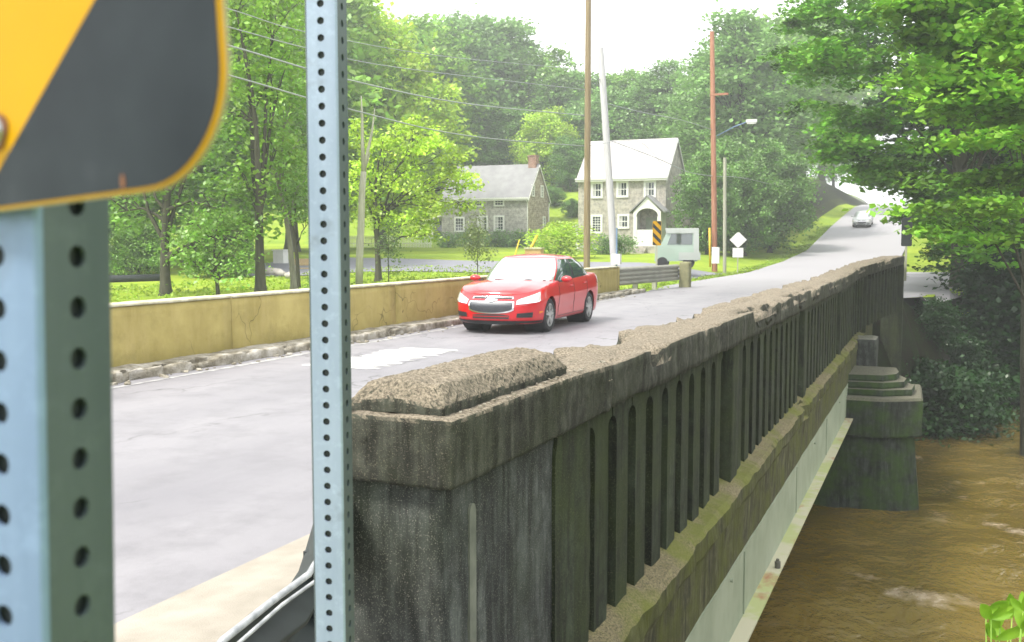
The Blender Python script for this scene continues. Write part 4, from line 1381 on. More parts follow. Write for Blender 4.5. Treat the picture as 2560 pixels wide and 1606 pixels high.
b1 = spot(1467, 664, 47); b1.z = ground_z(b1.x, b1.y)
p1, d1 = pole(b1, (b1.x, b1.y, 14.2), .16, .13, M['pole_brown'], 'tall brown wooden utility pole right behind the red car')
b2 = spot(1538, 650, 52); b2.z = ground_z(b2.x, b2.y)
t2 = spot(1501, 120, 52)
p2, d2 = pole(b2, t2, .20, .17, M['pole_grey'], 'leaning silver grey pole in front of the tan house')
b3 = spot(1787, 664, 59); t3 = spot(1780, 80, 59)
p3, d3 = pole(b3, t3, .17, .13, M['pole_red'], 'reddish wooden utility pole with street lamp beside the road')
MB().box(0, 1.05, -.06, .06, -.07, .05).build('crossarm', M['pole_red'], p3).location = (-.42, 0, 9.95)
k = MB().tube([(0, 0, 7.55), (1.0, -.2, 8.0), (1.9, -.35, 8.28)], .035, 6)
k.build('lamp_arm', M['galv'], p3, True)
k = MB().box(1.75, 2.35, -.48, -.24, 8.2, 8.36).prism([(1.8, -.45), (2.3, -.45), (2.3, -.27), (1.8, -.27)], .08, lambda a, b, t_: (a, b, 8.12 + t_))
k.build('lamp_head', M['whitewood'], p3)
k = MB().tube([(.12, -.1, -.1), (.05, -.12, 2.2)], .06, 8)
k.build('guy_guard', M['yellowplastic'], p3, True).location = (-.35, -.1, 0)
b4 = spot(1812, 664, 58); b4.z = ground_z(b4.x, b4.y)
p4, d4 = pole(b4, (b4.x - .1, b4.y, 6.6), .105, .095, M['pole_pale'], 'short pale pole between the reddish pole and the route sign')
MB().box(-.75, -.32, -.1, .1, .6, 1.55).build('cabinet', M['whitewood'], p4)


def wire(pts, rad, label, nseg=28):
    """smooth cable through (u, v, distance) points"""
    P = [spot(*p) for p in pts]
    out = []
    n = len(P)
    for i in range(n - 1):
        p0, p1_, p2_, p3_ = P[max(i - 1, 0)], P[i], P[i + 1], P[min(i + 2, n - 1)]
        for s in range(nseg // (n - 1) + 1):
            t_ = s / (nseg // (n - 1) + 1)
            out.append(.5 * ((2 * p1_) + (-p0 + p2_) * t_ + (2 * p0 - 5 * p1_ + 4 * p2_ - p3_) * t_ ** 2 + (-p0 + 3 * p1_ - 3 * p2_ + p3_) * t_ ** 3))
    out.append(P[-1])
    o = MB().tube(out, rad, 6).build('power_line', M['wire'], None, True)
    tag(o, label, 'cable', 'overhead cables along the road')
wire([(-60, 15, 17), (563, 186, 24), (879, 275, 29), (1169, 340, 36), (1464, 366, 47)], .022, 'lowest thick overhead cable sloping down to the brown pole')
wire([(-60, -60, 17), (563, 112, 24), (879, 202, 29), (1169, 260, 36), (1464, 289, 47)], .024, 'second overhead cable above the lowest one')
wire([(-60, -100, 17), (563, 66, 24), (772, 122, 28), (1000, 170, 33), (1464, 225, 47)], .015, 'thin overhead cable third from below')
wire([(-60, -160, 17), (563, 20, 24), (772, 82, 28), (1100, 140, 36), (1464, 175, 47)], .013, 'faint highest overhead cable left of the brown pole')
wire([(1466, 175, 47), (1500, 200, 52)], .02, 'short cable joining the brown and grey poles', 8)
wire([(1501, 255, 52), (1600, 280, 54), (1700, 300, 57), (1782, 325, 59)], .02, 'upper cable between the grey and reddish poles')
wire([(1508, 345, 52), (1640, 395, 55), (1720, 430, 57), (1784, 441, 59)], .02, 'sagging lower cable between the grey and reddish poles')
wire([(1784, 441, 59), (1860, 446, 66), (1960, 470, 80)], .018, 'lower cable running on from the reddish pole into the trees')
wire([(1466, 366, 47), (1600, 356, 58), (1660, 420, 74)], .014, 'thin service drop to the tan house')

# ------------------------------------------------------------------ far roadside things
# W-beam guardrail leading off the parapet
a0 = Vector((-9.93, 32.3, 0)); a1 = Vector((-9.2, 38.2, 0))
gr = ent('roadside_guardrail', a0, 0, 'grey metal guardrail after the end of the ochre wall', 'guardrail')
M['galv_dull'] = simple('dull_weathered_rail_steel', [(.35, (.27, .27, .23)), (.65, (.36, .35, .3))], 2, .7, .2)
WF = [(0, .72), (.012, .71), (.07, .675), (.085, .64), (.07, .605), (.01, .575), (.01, .545), (.07, .515), (.085, .48), (.07, .445), (.012, .41), (0, .40)]
dd = a1 - a0
pth = [(dd.x * t_, dd.y * t_) for t_ in np.linspace(0, 1, 5)]
for zo in (.18, -.12):
    o = sweep(pth, [(-a, z + zo) for a, z in WF]).build('beam', M['galv_dull'], gr, True)
for t_ in (.05, .35, .65):
    MB().box(dd.x * t_ - .2, dd.x * t_ - .05, dd.y * t_ - .07, dd.y * t_ + .07, -.3, .85).build('post', M['pole_pale'], gr)
gp_ = spot(1713, 700, 38.6)
o = gridbox(-.2, .2, -.2, .2, -.3, 1.0, .1, .03, lambda p, n: p + n * .01 * fbm(p, 5, 3)).build('timber_post', simple('olive_timber', [(.3, (.16, .16, .08)), (.7, (.25, .24, .13))], 5, .9), None, True)
o.location = (gp_.x, gp_.y, 0)
tag(o, 'thick olive timber post ending the grey guardrail', 'post')


def road_marker(u, v0, v1, d, label, zb, back=False, w_=.32):
    t_ = spot(u, v0, d); b_z = spot(u, v1, d)
    root = ent('hazard_marker', (b_z.x, b_z.y, zb), R(0), label, 'road sign')
    hh = t_.z - b_z.z; z0 = b_z.z - zb
    MB().box(-.03, .03, .005, .06, 0, z0 + hh - .02).build('post', M['pole_pale'], root)
    pts = rrect(-w_ / 2, w_ / 2, z0, z0 + hh, .04, 5)
    MB().prism(pts, .004, lambda a, b, t_: (a, t_, b)).build('sign_panel', M['yellow'] if not back else M['dark_plastic'], root)
    if not back:
        k = MB()
        for i in range(-2, 8):
            lo = z0 * .7071 + i * .235 - .1; hi = lo + .11
            q = clip(clip(rrect(-w_ / 2 + .012, w_ / 2 - .012, z0 + .012, z0 + hh - .012, .03, 4), -.7071, -.7071, -lo), .7071, .7071, hi)
            if len(q) > 2:
                MB().prism(q, .002, lambda a, b, t_: (a, -.003 + t_, b)).build('black_stripe', M['black'], root)
    return root


m2 = road_marker(1642, 553, 614, 37, 'small amber and black striped marker in front of the white porch', .1)
m2.rotation_euler = (0, 0, R(18))
m3 = road_marker(2266, 543, 616, 31, 'dark back of a narrow marker above the far end of the near railing', .55, True)
m3.rotation_euler = (0, 0, R(14))
p5 = spot(1541, 570, 35); p5b = spot(1541, 690, 35)
root = ent('sign_post', (p5b.x, p5b.y, .1), 0, 'thin grey perforated post with a small white box beside the ochre wall end', 'post')
MB().box(-.025, .025, -.025, .025, -.2, p5.z - .1).build('tube', M['galv'], root)
MB().box(-.15, .15, -.12, .1, .98 - .1, 1.24).build('white_box', M['whitewood'], root)
# route sign: diamond over square
ps = spot(1845, 624, 57)
root = ent('route_sign', (ps.x, ps.y, .3), R(14), 'white diamond over a small white square, seen from behind, on a thin post', 'road sign')
zz = spot(1845, 600, 57).z - .3
MB().prism([(-.48, 0), (-.06, -.42), (.06, -.42), (.48, 0), (.06, .42), (-.06, .42)], .01, lambda a, b, t_: (a, t_, zz + b)).build('diamond_panel', M['whitewood'], root)
MB().box(-.3, .3, 0, .01, zz - 1.0, zz - .46).build('square_panel', M['whitewood'], root)
MB().box(-.03, .03, .012, .06, -.3, zz + .3).build('post', M['pole_pale'], root)
# tan masonry pier with pale cap and two yellow guards
pb = spot(1336, 640, 45)
root = ent('masonry_pier', (pb.x, pb.y, ground_z(pb.x, pb.y)), R(8), 'tan box-like pier with pale cap just above the red car roof', 'pier')
tz = spot(1336, 620, 45).z - root.location.z
M['tan'] = simple('tan_masonry', [(.3, (.45, .28, .13)), (.7, (.55, .36, .18))], 3, .85)
MB().box(-.36, .36, -.3, .3, -.3, tz - .06).build('shaft', M['tan'], root)
MB().box(-.40, .40, -.34, .34, tz - .06, tz + .02).build('cap', M['coping'], root)
for (u0, v0, u1, v1, d_, r_, lab) in ((1289, 634, 1298, 601, 46, .035, 'thin yellow cable guard left of the tan pier'), (1329, 617, 1343, 589, 47, .07, 'thick leaning yellow cable guard behind the tan pier')):
    A_ = spot(u0, v0 + 30, d_); B_ = spot(u1, v1, d_)
    dv_ = spot(u0, v0, d_) - B_
    A_ = B_ + dv_ * 2.2
    o = MB().tube([A_, B_], [r_, r_ * .8], 10).build('cable_guard', M['yellowplastic'], None, True)
    tag(o, lab, 'cable guard')

# pale green van behind the guardrail
pv = spot(1692, 655, 52)
van = ent('van', (pv.x, pv.y, .38), R(12), 'pale green van with white rear frame parked beyond the guardrail', 'van')
k = MB().prism([(-1.5, .35), (1.1, .35), (1.1, 1.35), (.75, 1.95), (-1.5, 1.35)], .0, lambda a, b, t_: (a, t_, b))
k = MB()
prof = [(-1.15, .38), (1.05, .38), (1.08, 1.2), (1.02, 1.98), (-.5, 1.98), (-.78, 1.35), (-1.1, 1.22)]
k.prism(prof, 1.85, lambda a, b, t_: (a, t_, b))
k.build('body', M['vangreen'], van)
k = MB().prism([(-.62, 2.1), (1.1, 2.1), (1.14, .55), (.86, .55), (.84, 1.84), (-.55, 1.84)], .06, lambda a, b, t_: (a, -.065 + t_, b)).box(.1, 1.2, -.12, -.066, .45, .85)
k.build('white_frame', M['vanwhite'], van)
MB().prism([(-.5, 1.25), (.78, 1.25), (.78, 1.8), (-.3, 1.8)], .02, lambda a, b, t_: (a, -.022 + t_, b)).build('window', M['glass'], van)
for x_ in (-.75, .6):
    for y_ in (.0, 1.65):
        MB().tube([(x_, y_ - .02, .3), (x_, y_ + .2, .3)], .3, 20).build('wheel', M['rubber'], van, True, auto=40)

# garden bench / picnic table, stones, low dark beam, picket fence behind the left trees
pb = gp(758, 697)
def bench():
    root = ent('park_bench', (pb.x, pb.y, ground_z(pb.x, pb.y)), R(20), 'weathered dark bench behind the ochre wall beside the leaning trunk', 'bench')
    MB().box(-.55, .55, -.2, .2, .42, .46).box(-.55, .55, .0, .05, .6, .68).build('seat', M['pole_brown'], root)
    for x_ in (-.5, .5): MB().box(x_ - .04, x_ + .04, -.18, .18, 0, .42).build('leg', M['dark_plastic'], root)
    MB().box(-.55, .55, .2, .24, .55, .85).build('backrest', M['pole_brown'], root)
bench()
M['boulder'] = simple('grey_boulder', [(.3, (.3, .27, .24)), (.7, (.45, .42, .38))], 4, .95, bump=.5)
for i, (u, v, s_, lab) in enumerate(((683, 689, .42, 'long pale boulder lying left of the leaning trunk'), (702, 692, .3, 'small tan boulder beside the long pale one'), (728, 697, .34, 'grey boulder at the foot of the leaning trunk'))):
    p = gp(u, v)
    k = MB().grid(lambda a, b: Vector((math.cos(a * 6.2832) * math.sin(b * math.pi), math.sin(a * 6.2832) * math.sin(b * math.pi), math.cos(b * math.pi))) * s_, 16, 9)
    k.v = [tuple(Vector((q[0] * (1.5 if i == 0 else 1), q[1] * .8, q[2] * .55)) * (1 + .25 * fbm(Vector(q) + Vector((i * 5, 0, 0)), 2, 3))) for q in k.v]
    o = k.build('boulder', M['boulder'], None, True); o.location = (p.x, p.y, p.z + .12)
    tag(o, lab, 'boulder')
A_ = gp(270, 707); B_ = gp(398, 703)
A_ = A_ + (A_ - B_) * .4
k = MB(); k.tube([A_ + Vector((0, 0, .12)), B_ + Vector((0, 0, .12))], .17, 8)
tag(k.build('dark_beam', M['dark_plastic'], None, True), 'long dark beam lying across the grass at the far left', 'beam')
pf = gp(705, 612) if False else Vector((-52, 78, ground_z(-52, 78)))
root = ent('picket_fence', (pf.x, pf.y, pf.z), R(4), 'white picket fence far behind the left trees', 'fence')
k = MB().box(0, 11, 0, .04, .35, .42).box(0, 11, 0, .04, .85, .92)
k.build('rail', M['whitewood'], root)
k = MB()
for i in range(72): k.box(i * .153, i * .153 + .07, -.03, 0, .05, 1.1)
k.build('pickets', M['whitewood'], root)
p = gp(702, 660)
o = MB().box(-.35, .35, -.25, .25, 0, .75).box(-.4, .4, -.3, .3, .75, .82).build('white_cabinet', M['whitewood'])
o.location = (p.x, p.y, ground_z(p.x, p.y)); tag(o, 'small white cabinet beside the side road behind the trunks', 'cabinet')
# ------------------------------------------------------------------ trees
def m_leaf(name, trans=.35, isl=.5, nscale=.5, rng_=(.55, 1.5)):
    m_, t = mat(name)
    oi = t.new('ShaderNodeObjectInfo'); geo = t.new('ShaderNodeNewGeometry'); v = t.coord()
    c = oi.outputs['Color']
    hs = t.new('ShaderNodeHueSaturation')
    t.lk(c, hs.inputs['Color'])
    n = t.ramp(t.noise(nscale, 4, .6, v), [(.36, 0), (.66, 1)])
    n = t.math('ADD', t.math('MULTIPLY', n, rng_[1] - rng_[0]), rng_[0])
    t.lk(n, hs.inputs['Value'])
    mr = t.new('ShaderNodeMapRange'); mr.inputs['To Min'].default_value = .485; mr.inputs['To Max'].default_value = .515
    t.lk(geo.outputs['Random Per Island'], mr.inputs['Value']); t.lk(mr.outputs[0], hs.inputs['Hue'])
    c2 = t.mix(t.math('MULTIPLY', geo.outputs['Random Per Island'], isl), hs.outputs[0], t.mix(1.0, hs.outputs[0], (1.9, 1.75, 1.1), 'MULTIPLY'))
    d = t.new('ShaderNodeBsdfDiffuse'); t.lk(c2, d.inputs['Color'])
    tr = t.new('ShaderNodeBsdfTranslucent'); t.lk(c2, tr.inputs['Color'])
    ms = t.new('ShaderNodeMixShader'); ms.inputs[0].default_value = trans
    t.lk(d.outputs[0], ms.inputs[1]); t.lk(tr.outputs[0], ms.inputs[2])
    gl = t.new('ShaderNodeBsdfGlossy'); gl.inputs['Roughness'].default_value = .4; gl.inputs['Color'].default_value = (.8, .9, .8, 1)
    m2_ = t.new('ShaderNodeMixShader'); m2_.inputs[0].default_value = .04
    t.lk(ms.outputs[0], m2_.inputs[1]); t.lk(gl.outputs[0], m2_.inputs[2])
    t.lk(m2_.outputs[0], t.out.inputs[0])
    return m_


M['leaf'] = m_leaf('tree_leaves')
M['leaf_spray'] = m_leaf('maple_spray_leaves', .3, .35, .55, (.3, 2.3))
M['bark'] = m_wood('dark_bark', (.045, .045, .03), (.085, .085, .055))
M['bark_pale'] = m_wood('pale_dead_bark', (.3, .3, .22), (.42, .42, .32))
M['bark_grey'] = m_wood('grey_green_bark', (.13, .13, .09), (.22, .22, .16))


def leaf_mesh(name, C, n_per, size, seed, rad=(.8, .8, .35), up=.6):
    """C: (k,3) cluster centres"""
    rng = np.random.default_rng(seed)
    C = np.asarray(C, float); K = len(C)
    N = K * n_per
    cen = np.repeat(C, n_per, 0) + rng.normal(0, 1, (N, 3)) * np.array(rad) * .5 * rng.uniform(.7, 1.3, (K, 1)).repeat(n_per, 0)
    nr = rng.normal(0, 1, (N, 3)); nr /= np.linalg.norm(nr, axis=1)[:, None]
    nr[:, 2] = np.abs(nr[:, 2]) + up
    nr /= np.linalg.norm(nr, axis=1)[:, None]
    a = np.cross(nr, rng.normal(0, 1, (N, 3))); a /= np.linalg.norm(a, axis=1)[:, None]
    b = np.cross(nr, a)
    s = size * rng.uniform(.6, 1.3, (N, 1))
    v = np.empty((N, 4, 3))
    v[:, 0] = cen - a * s * .5
    v[:, 1] = cen + b * s * .34 + a * s * .05
    v[:, 2] = cen + a * s * .5 - nr * s * .12
    v[:, 3] = cen - b * s * .34 + a * s * .05
    me = bpy.data.meshes.new(name)
    me.vertices.add(N * 4); me.loops.add(N * 4); me.polygons.add(N)
    me.vertices.foreach_set('co', v.reshape(-1))
    me.loops.foreach_set('vertex_index', np.arange(N * 4, dtype=np.int32))
    me.polygons.foreach_set('loop_start', np.arange(0, N * 4, 4, dtype=np.int32))
    me.polygons.foreach_set('loop_total', np.full(N, 4, dtype=np.int32))
    me.materials.append(M['leaf'])
    me.update(); me.validate()
    return me


def lobes_to_clusters(lobes, per_area, seed, inner=.15, low=-.55):
    rng = np.random.default_rng(seed); out = []
    for c, r in lobes:
        area = 4 * math.pi * ((r[0] * r[1]) ** 1.6 / 3 + 2 * (r[0] * r[2]) ** 1.6 / 3) ** (1 / 1.6)
        n = max(4, int(area * per_area))
        d = rng.normal(0, 1, (n, 3)); d /= np.linalg.norm(d, axis=1)[:, None]
        d[:, 2] = np.where(d[:, 2] < low, -d[:, 2], d[:, 2])
        rr = np.where(rng.random(n) < inner, rng.uniform(.3, .8, n), rng.uniform(.82, 1.08, n))
        out.append(np.array(c) + d * np.array(r) * rr[:, None])
    return np.concatenate(out)


def trunk_mesh(name, H, r0, lobes, seed, mat_, fork=.35, lean=(0, 0), wob=.25):
    rnd = random.Random(seed)
    k = MB()
    top = Vector((lean[0], lean[1], H))
    def at(t_): return Vector((lean[0] * t_ ** 1.3 + wob * math.sin(t_ * 4 + seed) * t_, lean[1] * t_ ** 1.3 + wob * math.cos(t_ * 3 + seed) * t_ - wob * t_ * math.cos(seed) * 0, H * t_))
    ts = [-.04, 0, .04, .12, .25, .4, .55, .7, .85, 1]
    k.tube([at(t_) if t_ >= 0 else Vector((0, 0, -.5)) for t_ in ts], [r0 * (1.5 if t_ <= 0 else max(.15, (1.15 if t_ < .05 else 1) - .85 * t_)) for t_ in ts], 9)
    for c, r in lobes:
        c = Vector(c)
        t0 = clamp(fork + rnd.uniform(-.08, .25), .1, .8)
        if at(t0).z > c.z: t0 = max(.12, c.z / H * .7)
        s_ = at(t0); rr = r0 * (1 - .8 * t0) * .6
        mid = s_.lerp(c, .5) + Vector((0, 0, .12 * (c - s_).length))
        k.tube([s_, s_.lerp(mid, .5) + Vector((rnd.uniform(-.1, .1), rnd.uniform(-.1, .1), 0)), mid, c], [rr, rr * .8, rr * .6, rr * .25], 6)
        for q in range(4):
            e = c + Vector((rnd.uniform(-1, 1) * r[0], rnd.uniform(-1, 1) * r[1], rnd.uniform(-.6, 1) * r[2])) * .85
            st_ = mid.lerp(c, rnd.random())
            k.tube([st_, st_.lerp(e, .5) + Vector((0, 0, .15)), e], [rr * .4, rr * .28, rr * .1], 5)
    o = k.build(name, mat_, None, True, auto=60)
    me = o.data; bpy.data.objects.remove(o)
    return me


def make_lobes(seed, H, Rr, base, n, squash=.8):
    rnd = random.Random(seed); L = []
    for i in range(n):
        t_ = (i + .5) / n
        z = base + (H - base) * (t_ ** .9)
        env = Rr * (math.sin(math.pi * clamp(.12 + .80 * t_, 0, 1)) ** .7)
        a = i * 2.4 + rnd.uniform(-.4, .4); d = env * rnd.uniform(.35, .65)
        r = env * rnd.uniform(.45, .65) + Rr * .12
        L.append(((d * math.cos(a), d * math.sin(a), z - r * squash * .4), (r, r, r * squash)))
    return L


PROTO = {}
def proto(key, H, Rr, base, n, per_area, n_per, size, rad, seed, r0=.3, up=.5, mat_='bark', inner=.15, lean=(0, 0), lobes=None, low=-.55):
    L = lobes or make_lobes(seed, H, Rr, base, n)
    cl_ = lobes_to_clusters(L, per_area, seed, inner, low)
    PROTO[key] = (leaf_mesh('crown_' + key, cl_, n_per, size, seed, rad, up), trunk_mesh('trunk_' + key, H * .93, r0, L, seed, M[mat_], lean=lean), H)


proto('broad', 14, 5.2, 3.2, 11, .62, 34, .42, (1.2, 1.2, .55), 1)
proto('tall', 18, 4.6, 2.4, 13, .62, 34, .42, (1.2, 1.2, .6), 2)
proto('round', 12, 5.0, 1.4, 10, .62, 34, .42, (1.2, 1.2, .6), 3)
proto('bushy', 9, 3.6, .9, 11, 1.3, 34, .24, (.75, .75, .4), 4, r0=.2)
proto('airy', 10, 3.8, 2.6, 11, .95, 34, .24, (.8, .8, .3), 5, r0=.22)
proto('shrub', 2.4, 1.5, .2, 6, 2.6, 26, .16, (.45, .45, .3), 6, r0=.05)
proto('lowshrub', .9, 1.1, .05, 5, 4, 22, .13, (.35, .35, .22), 7, r0=.03)
proto('bank', 5, 3.0, .2, 8, 1.3, 40, .26, (.9, .9, .5), 8, r0=.12)


def tree(key, u=None, d=None, top=None, color=(.1, .2, .03), label='', cat='tree', group=None, loc=None, s=None, rz_=None, name=None, wide=1.0):
    crown, trunk, H = PROTO[key]
    if loc is None:
        p = spot(u, 606, d); loc = (p.x, p.y, ground_z(p.x, p.y) - .05)
    if s is None:
        z = EYE.z + (606 - top) * d / 2500
        s = (z - loc[2]) / (H * 1.02)
    rz_ = rz_ if rz_ is not None else (loc[0] * 12.9898 + loc[1] * 78.233) % 6.28
    root = ent(name or 'tree', loc, rz_, label, cat, group)
    root.scale = (s * wide, s * wide, s)
    c = link('crown', crown, root); c.color = (*color, 1)
    t_ = link('trunk', trunk, root)
    return root


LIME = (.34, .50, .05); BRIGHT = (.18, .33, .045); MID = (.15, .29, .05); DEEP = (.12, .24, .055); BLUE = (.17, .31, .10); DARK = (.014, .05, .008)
GW = 'trees of the wooded hillside'
BG = [
 # u, D, top, color, proto, wide, label
 (-60, 62, -160, MID, 'broad', 1.2, 'green tree at the very left edge behind the striped sign'),
 (150, 58, -120, MID, 'round', 1.2, 'round green tree hidden mostly by the striped sign'),
 (330, 50, -150, MID, 'tall', 1.2, 'tall green tree just right of the left perforated post'),
 (480, 56, -100, BRIGHT, 'broad', 1.1, 'tall tree between the striped sign and the forked trunk'),
 (620, 62, -120, BRIGHT, 'tall', 1.1, 'tall bright tree just left of the middle post'),
 (730, 80, -60, BRIGHT, 'broad', 1.1, 'bright tree directly behind the middle post'),
 (850, 88, -10, LIME, 'broad', .85, 'very tall lime green tree right of the middle post'),
 (955, 88, 70, LIME, 'tall', 1.15, 'lime green tree above the bright maple'),
 (1010, 118, 60, BRIGHT, 'broad', 1.1, 'pale tree topping the ridge above the maple'),
 (1085, 122, 66, MID, 'tall', 1.2, 'pale green tree left of the ridge notch'),
 (1180, 128, 48, BLUE, 'broad', 1.1, 'bluish tree left of the double ridge tops'),
 (1270, 132, 62, BLUE, 'tall', 1.2, 'bluish tree right of the double ridge tops'),
 (1345, 130, 150, MID, 'round', 1.1, 'ridge tree above the chimney'),
 (1420, 126, 185, BLUE, 'broad', 1.0, 'thin ridge tree left of the brown pole'),
 (1520, 128, 195, MID, 'broad', 1.1, 'low ridge tree between the brown and grey poles'),
 (1600, 130, 200, MID, 'round', 1.1, 'low ridge tree behind the pale roof'),
 (1660, 116, 165, BLUE, 'tall', 1.15, 'bluish tall tree right of the pale roof'),
 (1080, 118, 250, MID, 'round', 1.1, 'green tree above the left end of the grey roof'),
 (1170, 120, 305, DEEP, 'round', 1.15, 'dark tree above the middle of the grey roof'),
 (1270, 120, 275, DEEP, 'broad', 1.15, 'dark tree directly behind the chimney'),
 (1365, 116, 285, LIME, 'round', .9, 'rounded lime tree between the two stone houses'),
 (1425, 112, 350, DEEP, 'round', .95, 'dark green tree left of the tan house'),
 (1520, 118, 230, BLUE, 'broad', 1.1, 'blue green tree above the pale roof'),
 (1610, 116, 200, BLUE, 'tall', 1.1, 'tall blue green tree at the right end of the pale roof'),
 (1775, 100, 128, BLUE, 'tall', 1.15, 'massive dark tree left of the reddish pole'),
 (1850, 92, 48, BLUE, 'tall', 1.15, 'highest rounded tree right of the reddish pole'),
 (1925, 118, 60, MID, 'broad', 1.15, 'tall tree over the left verge of the hill road'),
 (1768, 74, 400, DEEP, 'round', .75, 'dark bush-like tree beside the white porch'),
 (1800, 84, 360, DEEP, 'round', .9, 'dark tree between reddish and pale poles'),
 (1862, 76, 410, DEEP, 'round', .85, 'dark low tree behind the route sign'),
 (1925, 82, 370, DEEP, 'round', .9, 'dark low tree right of the route sign'),
 (1975, 118, 330, MID, 'round', .9, 'tree at the foot of the bright verge'),
 (2005, 150, 190, BRIGHT, 'broad', 1.1, 'bright tree above the bright verge'),
 (2080, 185, 300, MID, 'broad', 1.1, 'tree beyond the road crest on the left'),
 (2620, 150, 250, DEEP, 'broad', 1.2, 'tree beyond the road crest on the right'),
 (2050, 165, 40, BRIGHT, 'broad', 1.0, 'tall light tree left of the big overhanging maple'),
 (2660, 100, -60, MID, 'broad', 1.2, 'deep green tree behind the big maple'),
 (2660, 80, -120, MID, 'tall', 1.3, 'tall dark tree behind the right side of the maple'),
 (2760, 70, -150, DEEP, 'broad', 1.3, 'dark tree on the right edge behind the maple'),
 (2660, 66, 200, DEEP, 'round', 1.2, 'dark tree low on the right bank'),
 (2680, 60, 220, DARK, 'round', 1.2, 'very dark tree low at the right edge'),
]
for u, d_, top, col_, key, wd_, lab in BG:
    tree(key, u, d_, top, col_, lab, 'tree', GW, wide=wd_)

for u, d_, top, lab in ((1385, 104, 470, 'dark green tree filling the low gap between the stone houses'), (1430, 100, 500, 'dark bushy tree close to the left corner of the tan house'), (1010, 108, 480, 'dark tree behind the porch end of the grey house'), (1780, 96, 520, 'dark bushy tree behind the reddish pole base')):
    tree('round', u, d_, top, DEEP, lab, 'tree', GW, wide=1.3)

# left grove behind the parapet, with readable trunks
def own_tree(name, base, lobes, H, r0, color, label, per, n_per, size, rad, seed, mat_='bark', lean=(0, 0), fork=.35, up=.5, cat='tree', trunk_pts=None, inner=.15, wob=.25):
    root = ent(name, base, 0, label, cat)
    cl_ = lobes_to_clusters(lobes, per, seed, inner, -.9)
    c = link('crown', leaf_mesh('crown', cl_, n_per, size, seed, rad, up), root); c.color = (*color, 1)
    link('trunk', trunk_mesh('trunk', H, r0 * .8, lobes, seed, M[mat_], fork, lean, wob), root)
    return root


def rel(base, u, v, d): p = spot(u, v, d); return (p.x - base[0], p.y - base[1], p.z - base[2])
def lob(base, u, v, d, rpx, squash=.8): r = rpx * d / 2500; return (rel(base, u, v, d), (r, r, r * squash))
def gbase(u, v, d): p = spot(u, v, d); return (p.x, p.y, ground_z(p.x, p.y))


b = gbase(415, 735, 30)
own_tree('forked_tree', b, [lob(b, 300, 530, 31, 75), lob(b, 350, 440, 30, 80), lob(b, 470, 430, 30, 85), lob(b, 540, 520, 29, 70), lob(b, 420, 330, 31, 90), lob(b, 520, 330, 30, 80), lob(b, 585, 600, 29, 55), lob(b, 490, 620, 29, 60), lob(b, 300, 380, 31, 80)],
         6.0, .2, MID, 'green tree with a dark forked trunk right of the left post', 1.9, 26, .16, (.5, .5, .28), 11, fork=.3)
b = gbase(652, 728, 30)
own_tree('leaning_tree', b, [lob(b, 640, 560, 30, 50), lob(b, 610, 450, 30, 70), lob(b, 690, 380, 31, 80), lob(b, 620, 280, 30, 90), lob(b, 700, 200, 31, 95), lob(b, 610, 130, 30, 90), lob(b, 690, 40, 31, 110), lob(b, 590, 20, 30, 90)],
         8.5, .19, BRIGHT, 'bright tree with a thick dark trunk rising left of the middle post', 2.6, 26, .17, (.55, .55, .28), 12, fork=.3, lean=(-.5, 0))
b = gbase(735, 722, 32)
own_tree('leaning_tree', b, [lob(b, 700, 500, 32, 55), lob(b, 750, 470, 33, 50), lob(b, 680, 420, 32, 70), lob(b, 760, 330, 33, 80), lob(b, 720, 250, 32, 90)],
         6.8, .125, MID, 'tree with a pale mossy trunk leaning left beside the middle post', 2.6, 26, .15, (.5, .5, .25), 13, 'bark_grey', lean=(-1.5, .2), fork=.45)
b = gbase(745, 716, 34)
own_tree('slender_tree', b, [lob(b, 735, 520, 34, 45), lob(b, 770, 560, 34, 40), lob(b, 740, 440, 34, 55)],
         4.6, .10, BRIGHT, 'slender tree with a thin dark trunk touching the middle post', 1.8, 24, .14, (.45, .45, .2), 14, lean=(-.25, 0))
# understory greens at the left
for u, d_, top, col_, key, lab in ((545, 44, 540, BRIGHT, 'bank', 'bright bush farther behind the forked trunk'), (790, 31, 690, MID, 'shrub', 'low shrub behind the middle post'), (345, 46, 560, MID, 'bank', 'green bush behind the forked trunk on its left')):
    tree(key, u, d_, top, col_, lab, 'bush', 'bushes behind the ochre wall', name='bush')
b = gbase(545, 690, 29)
own_tree('bush', b, [lob(b, u, v, d_, r_, .8) for u, v, d_, r_ in ((500, 610, 29, 42), (560, 560, 29, 46), (478, 665, 28.5, 34), (535, 665, 28.5, 44), (590, 640, 28, 38), (612, 580, 29, 34), (520, 540, 29.5, 46), (575, 690, 28, 30), (455, 560, 30, 36))], 3.2, .07, MID, 'loose leafy thicket between the forked trunk and the thick dark trunk', 2.6, 24, .13, (.42, .42, .25), 41, cat='bush')
# pale dead forked trunk
b = Vector(gbase(898, 708, 33)); b.z -= .2
root = ent('dead_tree', b, 0, 'bare pale slender trunk forking into two thin tips', 'tree')
q = [Vector(rel(b, u, v, 33)) for u, v in ((898, 712), (899, 640), (903, 560), (905, 480), (909, 430))]
k = MB().tube(q, [.13, .125, .12, .11, .10], 10)
k.tube([q[-1], Vector(rel(b, 906, 360, 33)), Vector(rel(b, 905, 290, 33)), Vector(rel(b, 903, 240, 33))], [.085, .06, .045, .015], 7)
k.tube([q[-1], Vector(rel(b, 918, 385, 33)), Vector(rel(b, 930, 330, 33)), Vector(rel(b, 937, 272, 33))], [.075, .055, .04, .012], 7)
k.tube([Vector(rel(b, 909, 430, 33)), Vector(rel(b, 921, 400, 33)), Vector(rel(b, 925, 380, 33))], [.04, .02, .008], 5)
k.build('trunk', M['bark_pale'], root, True)
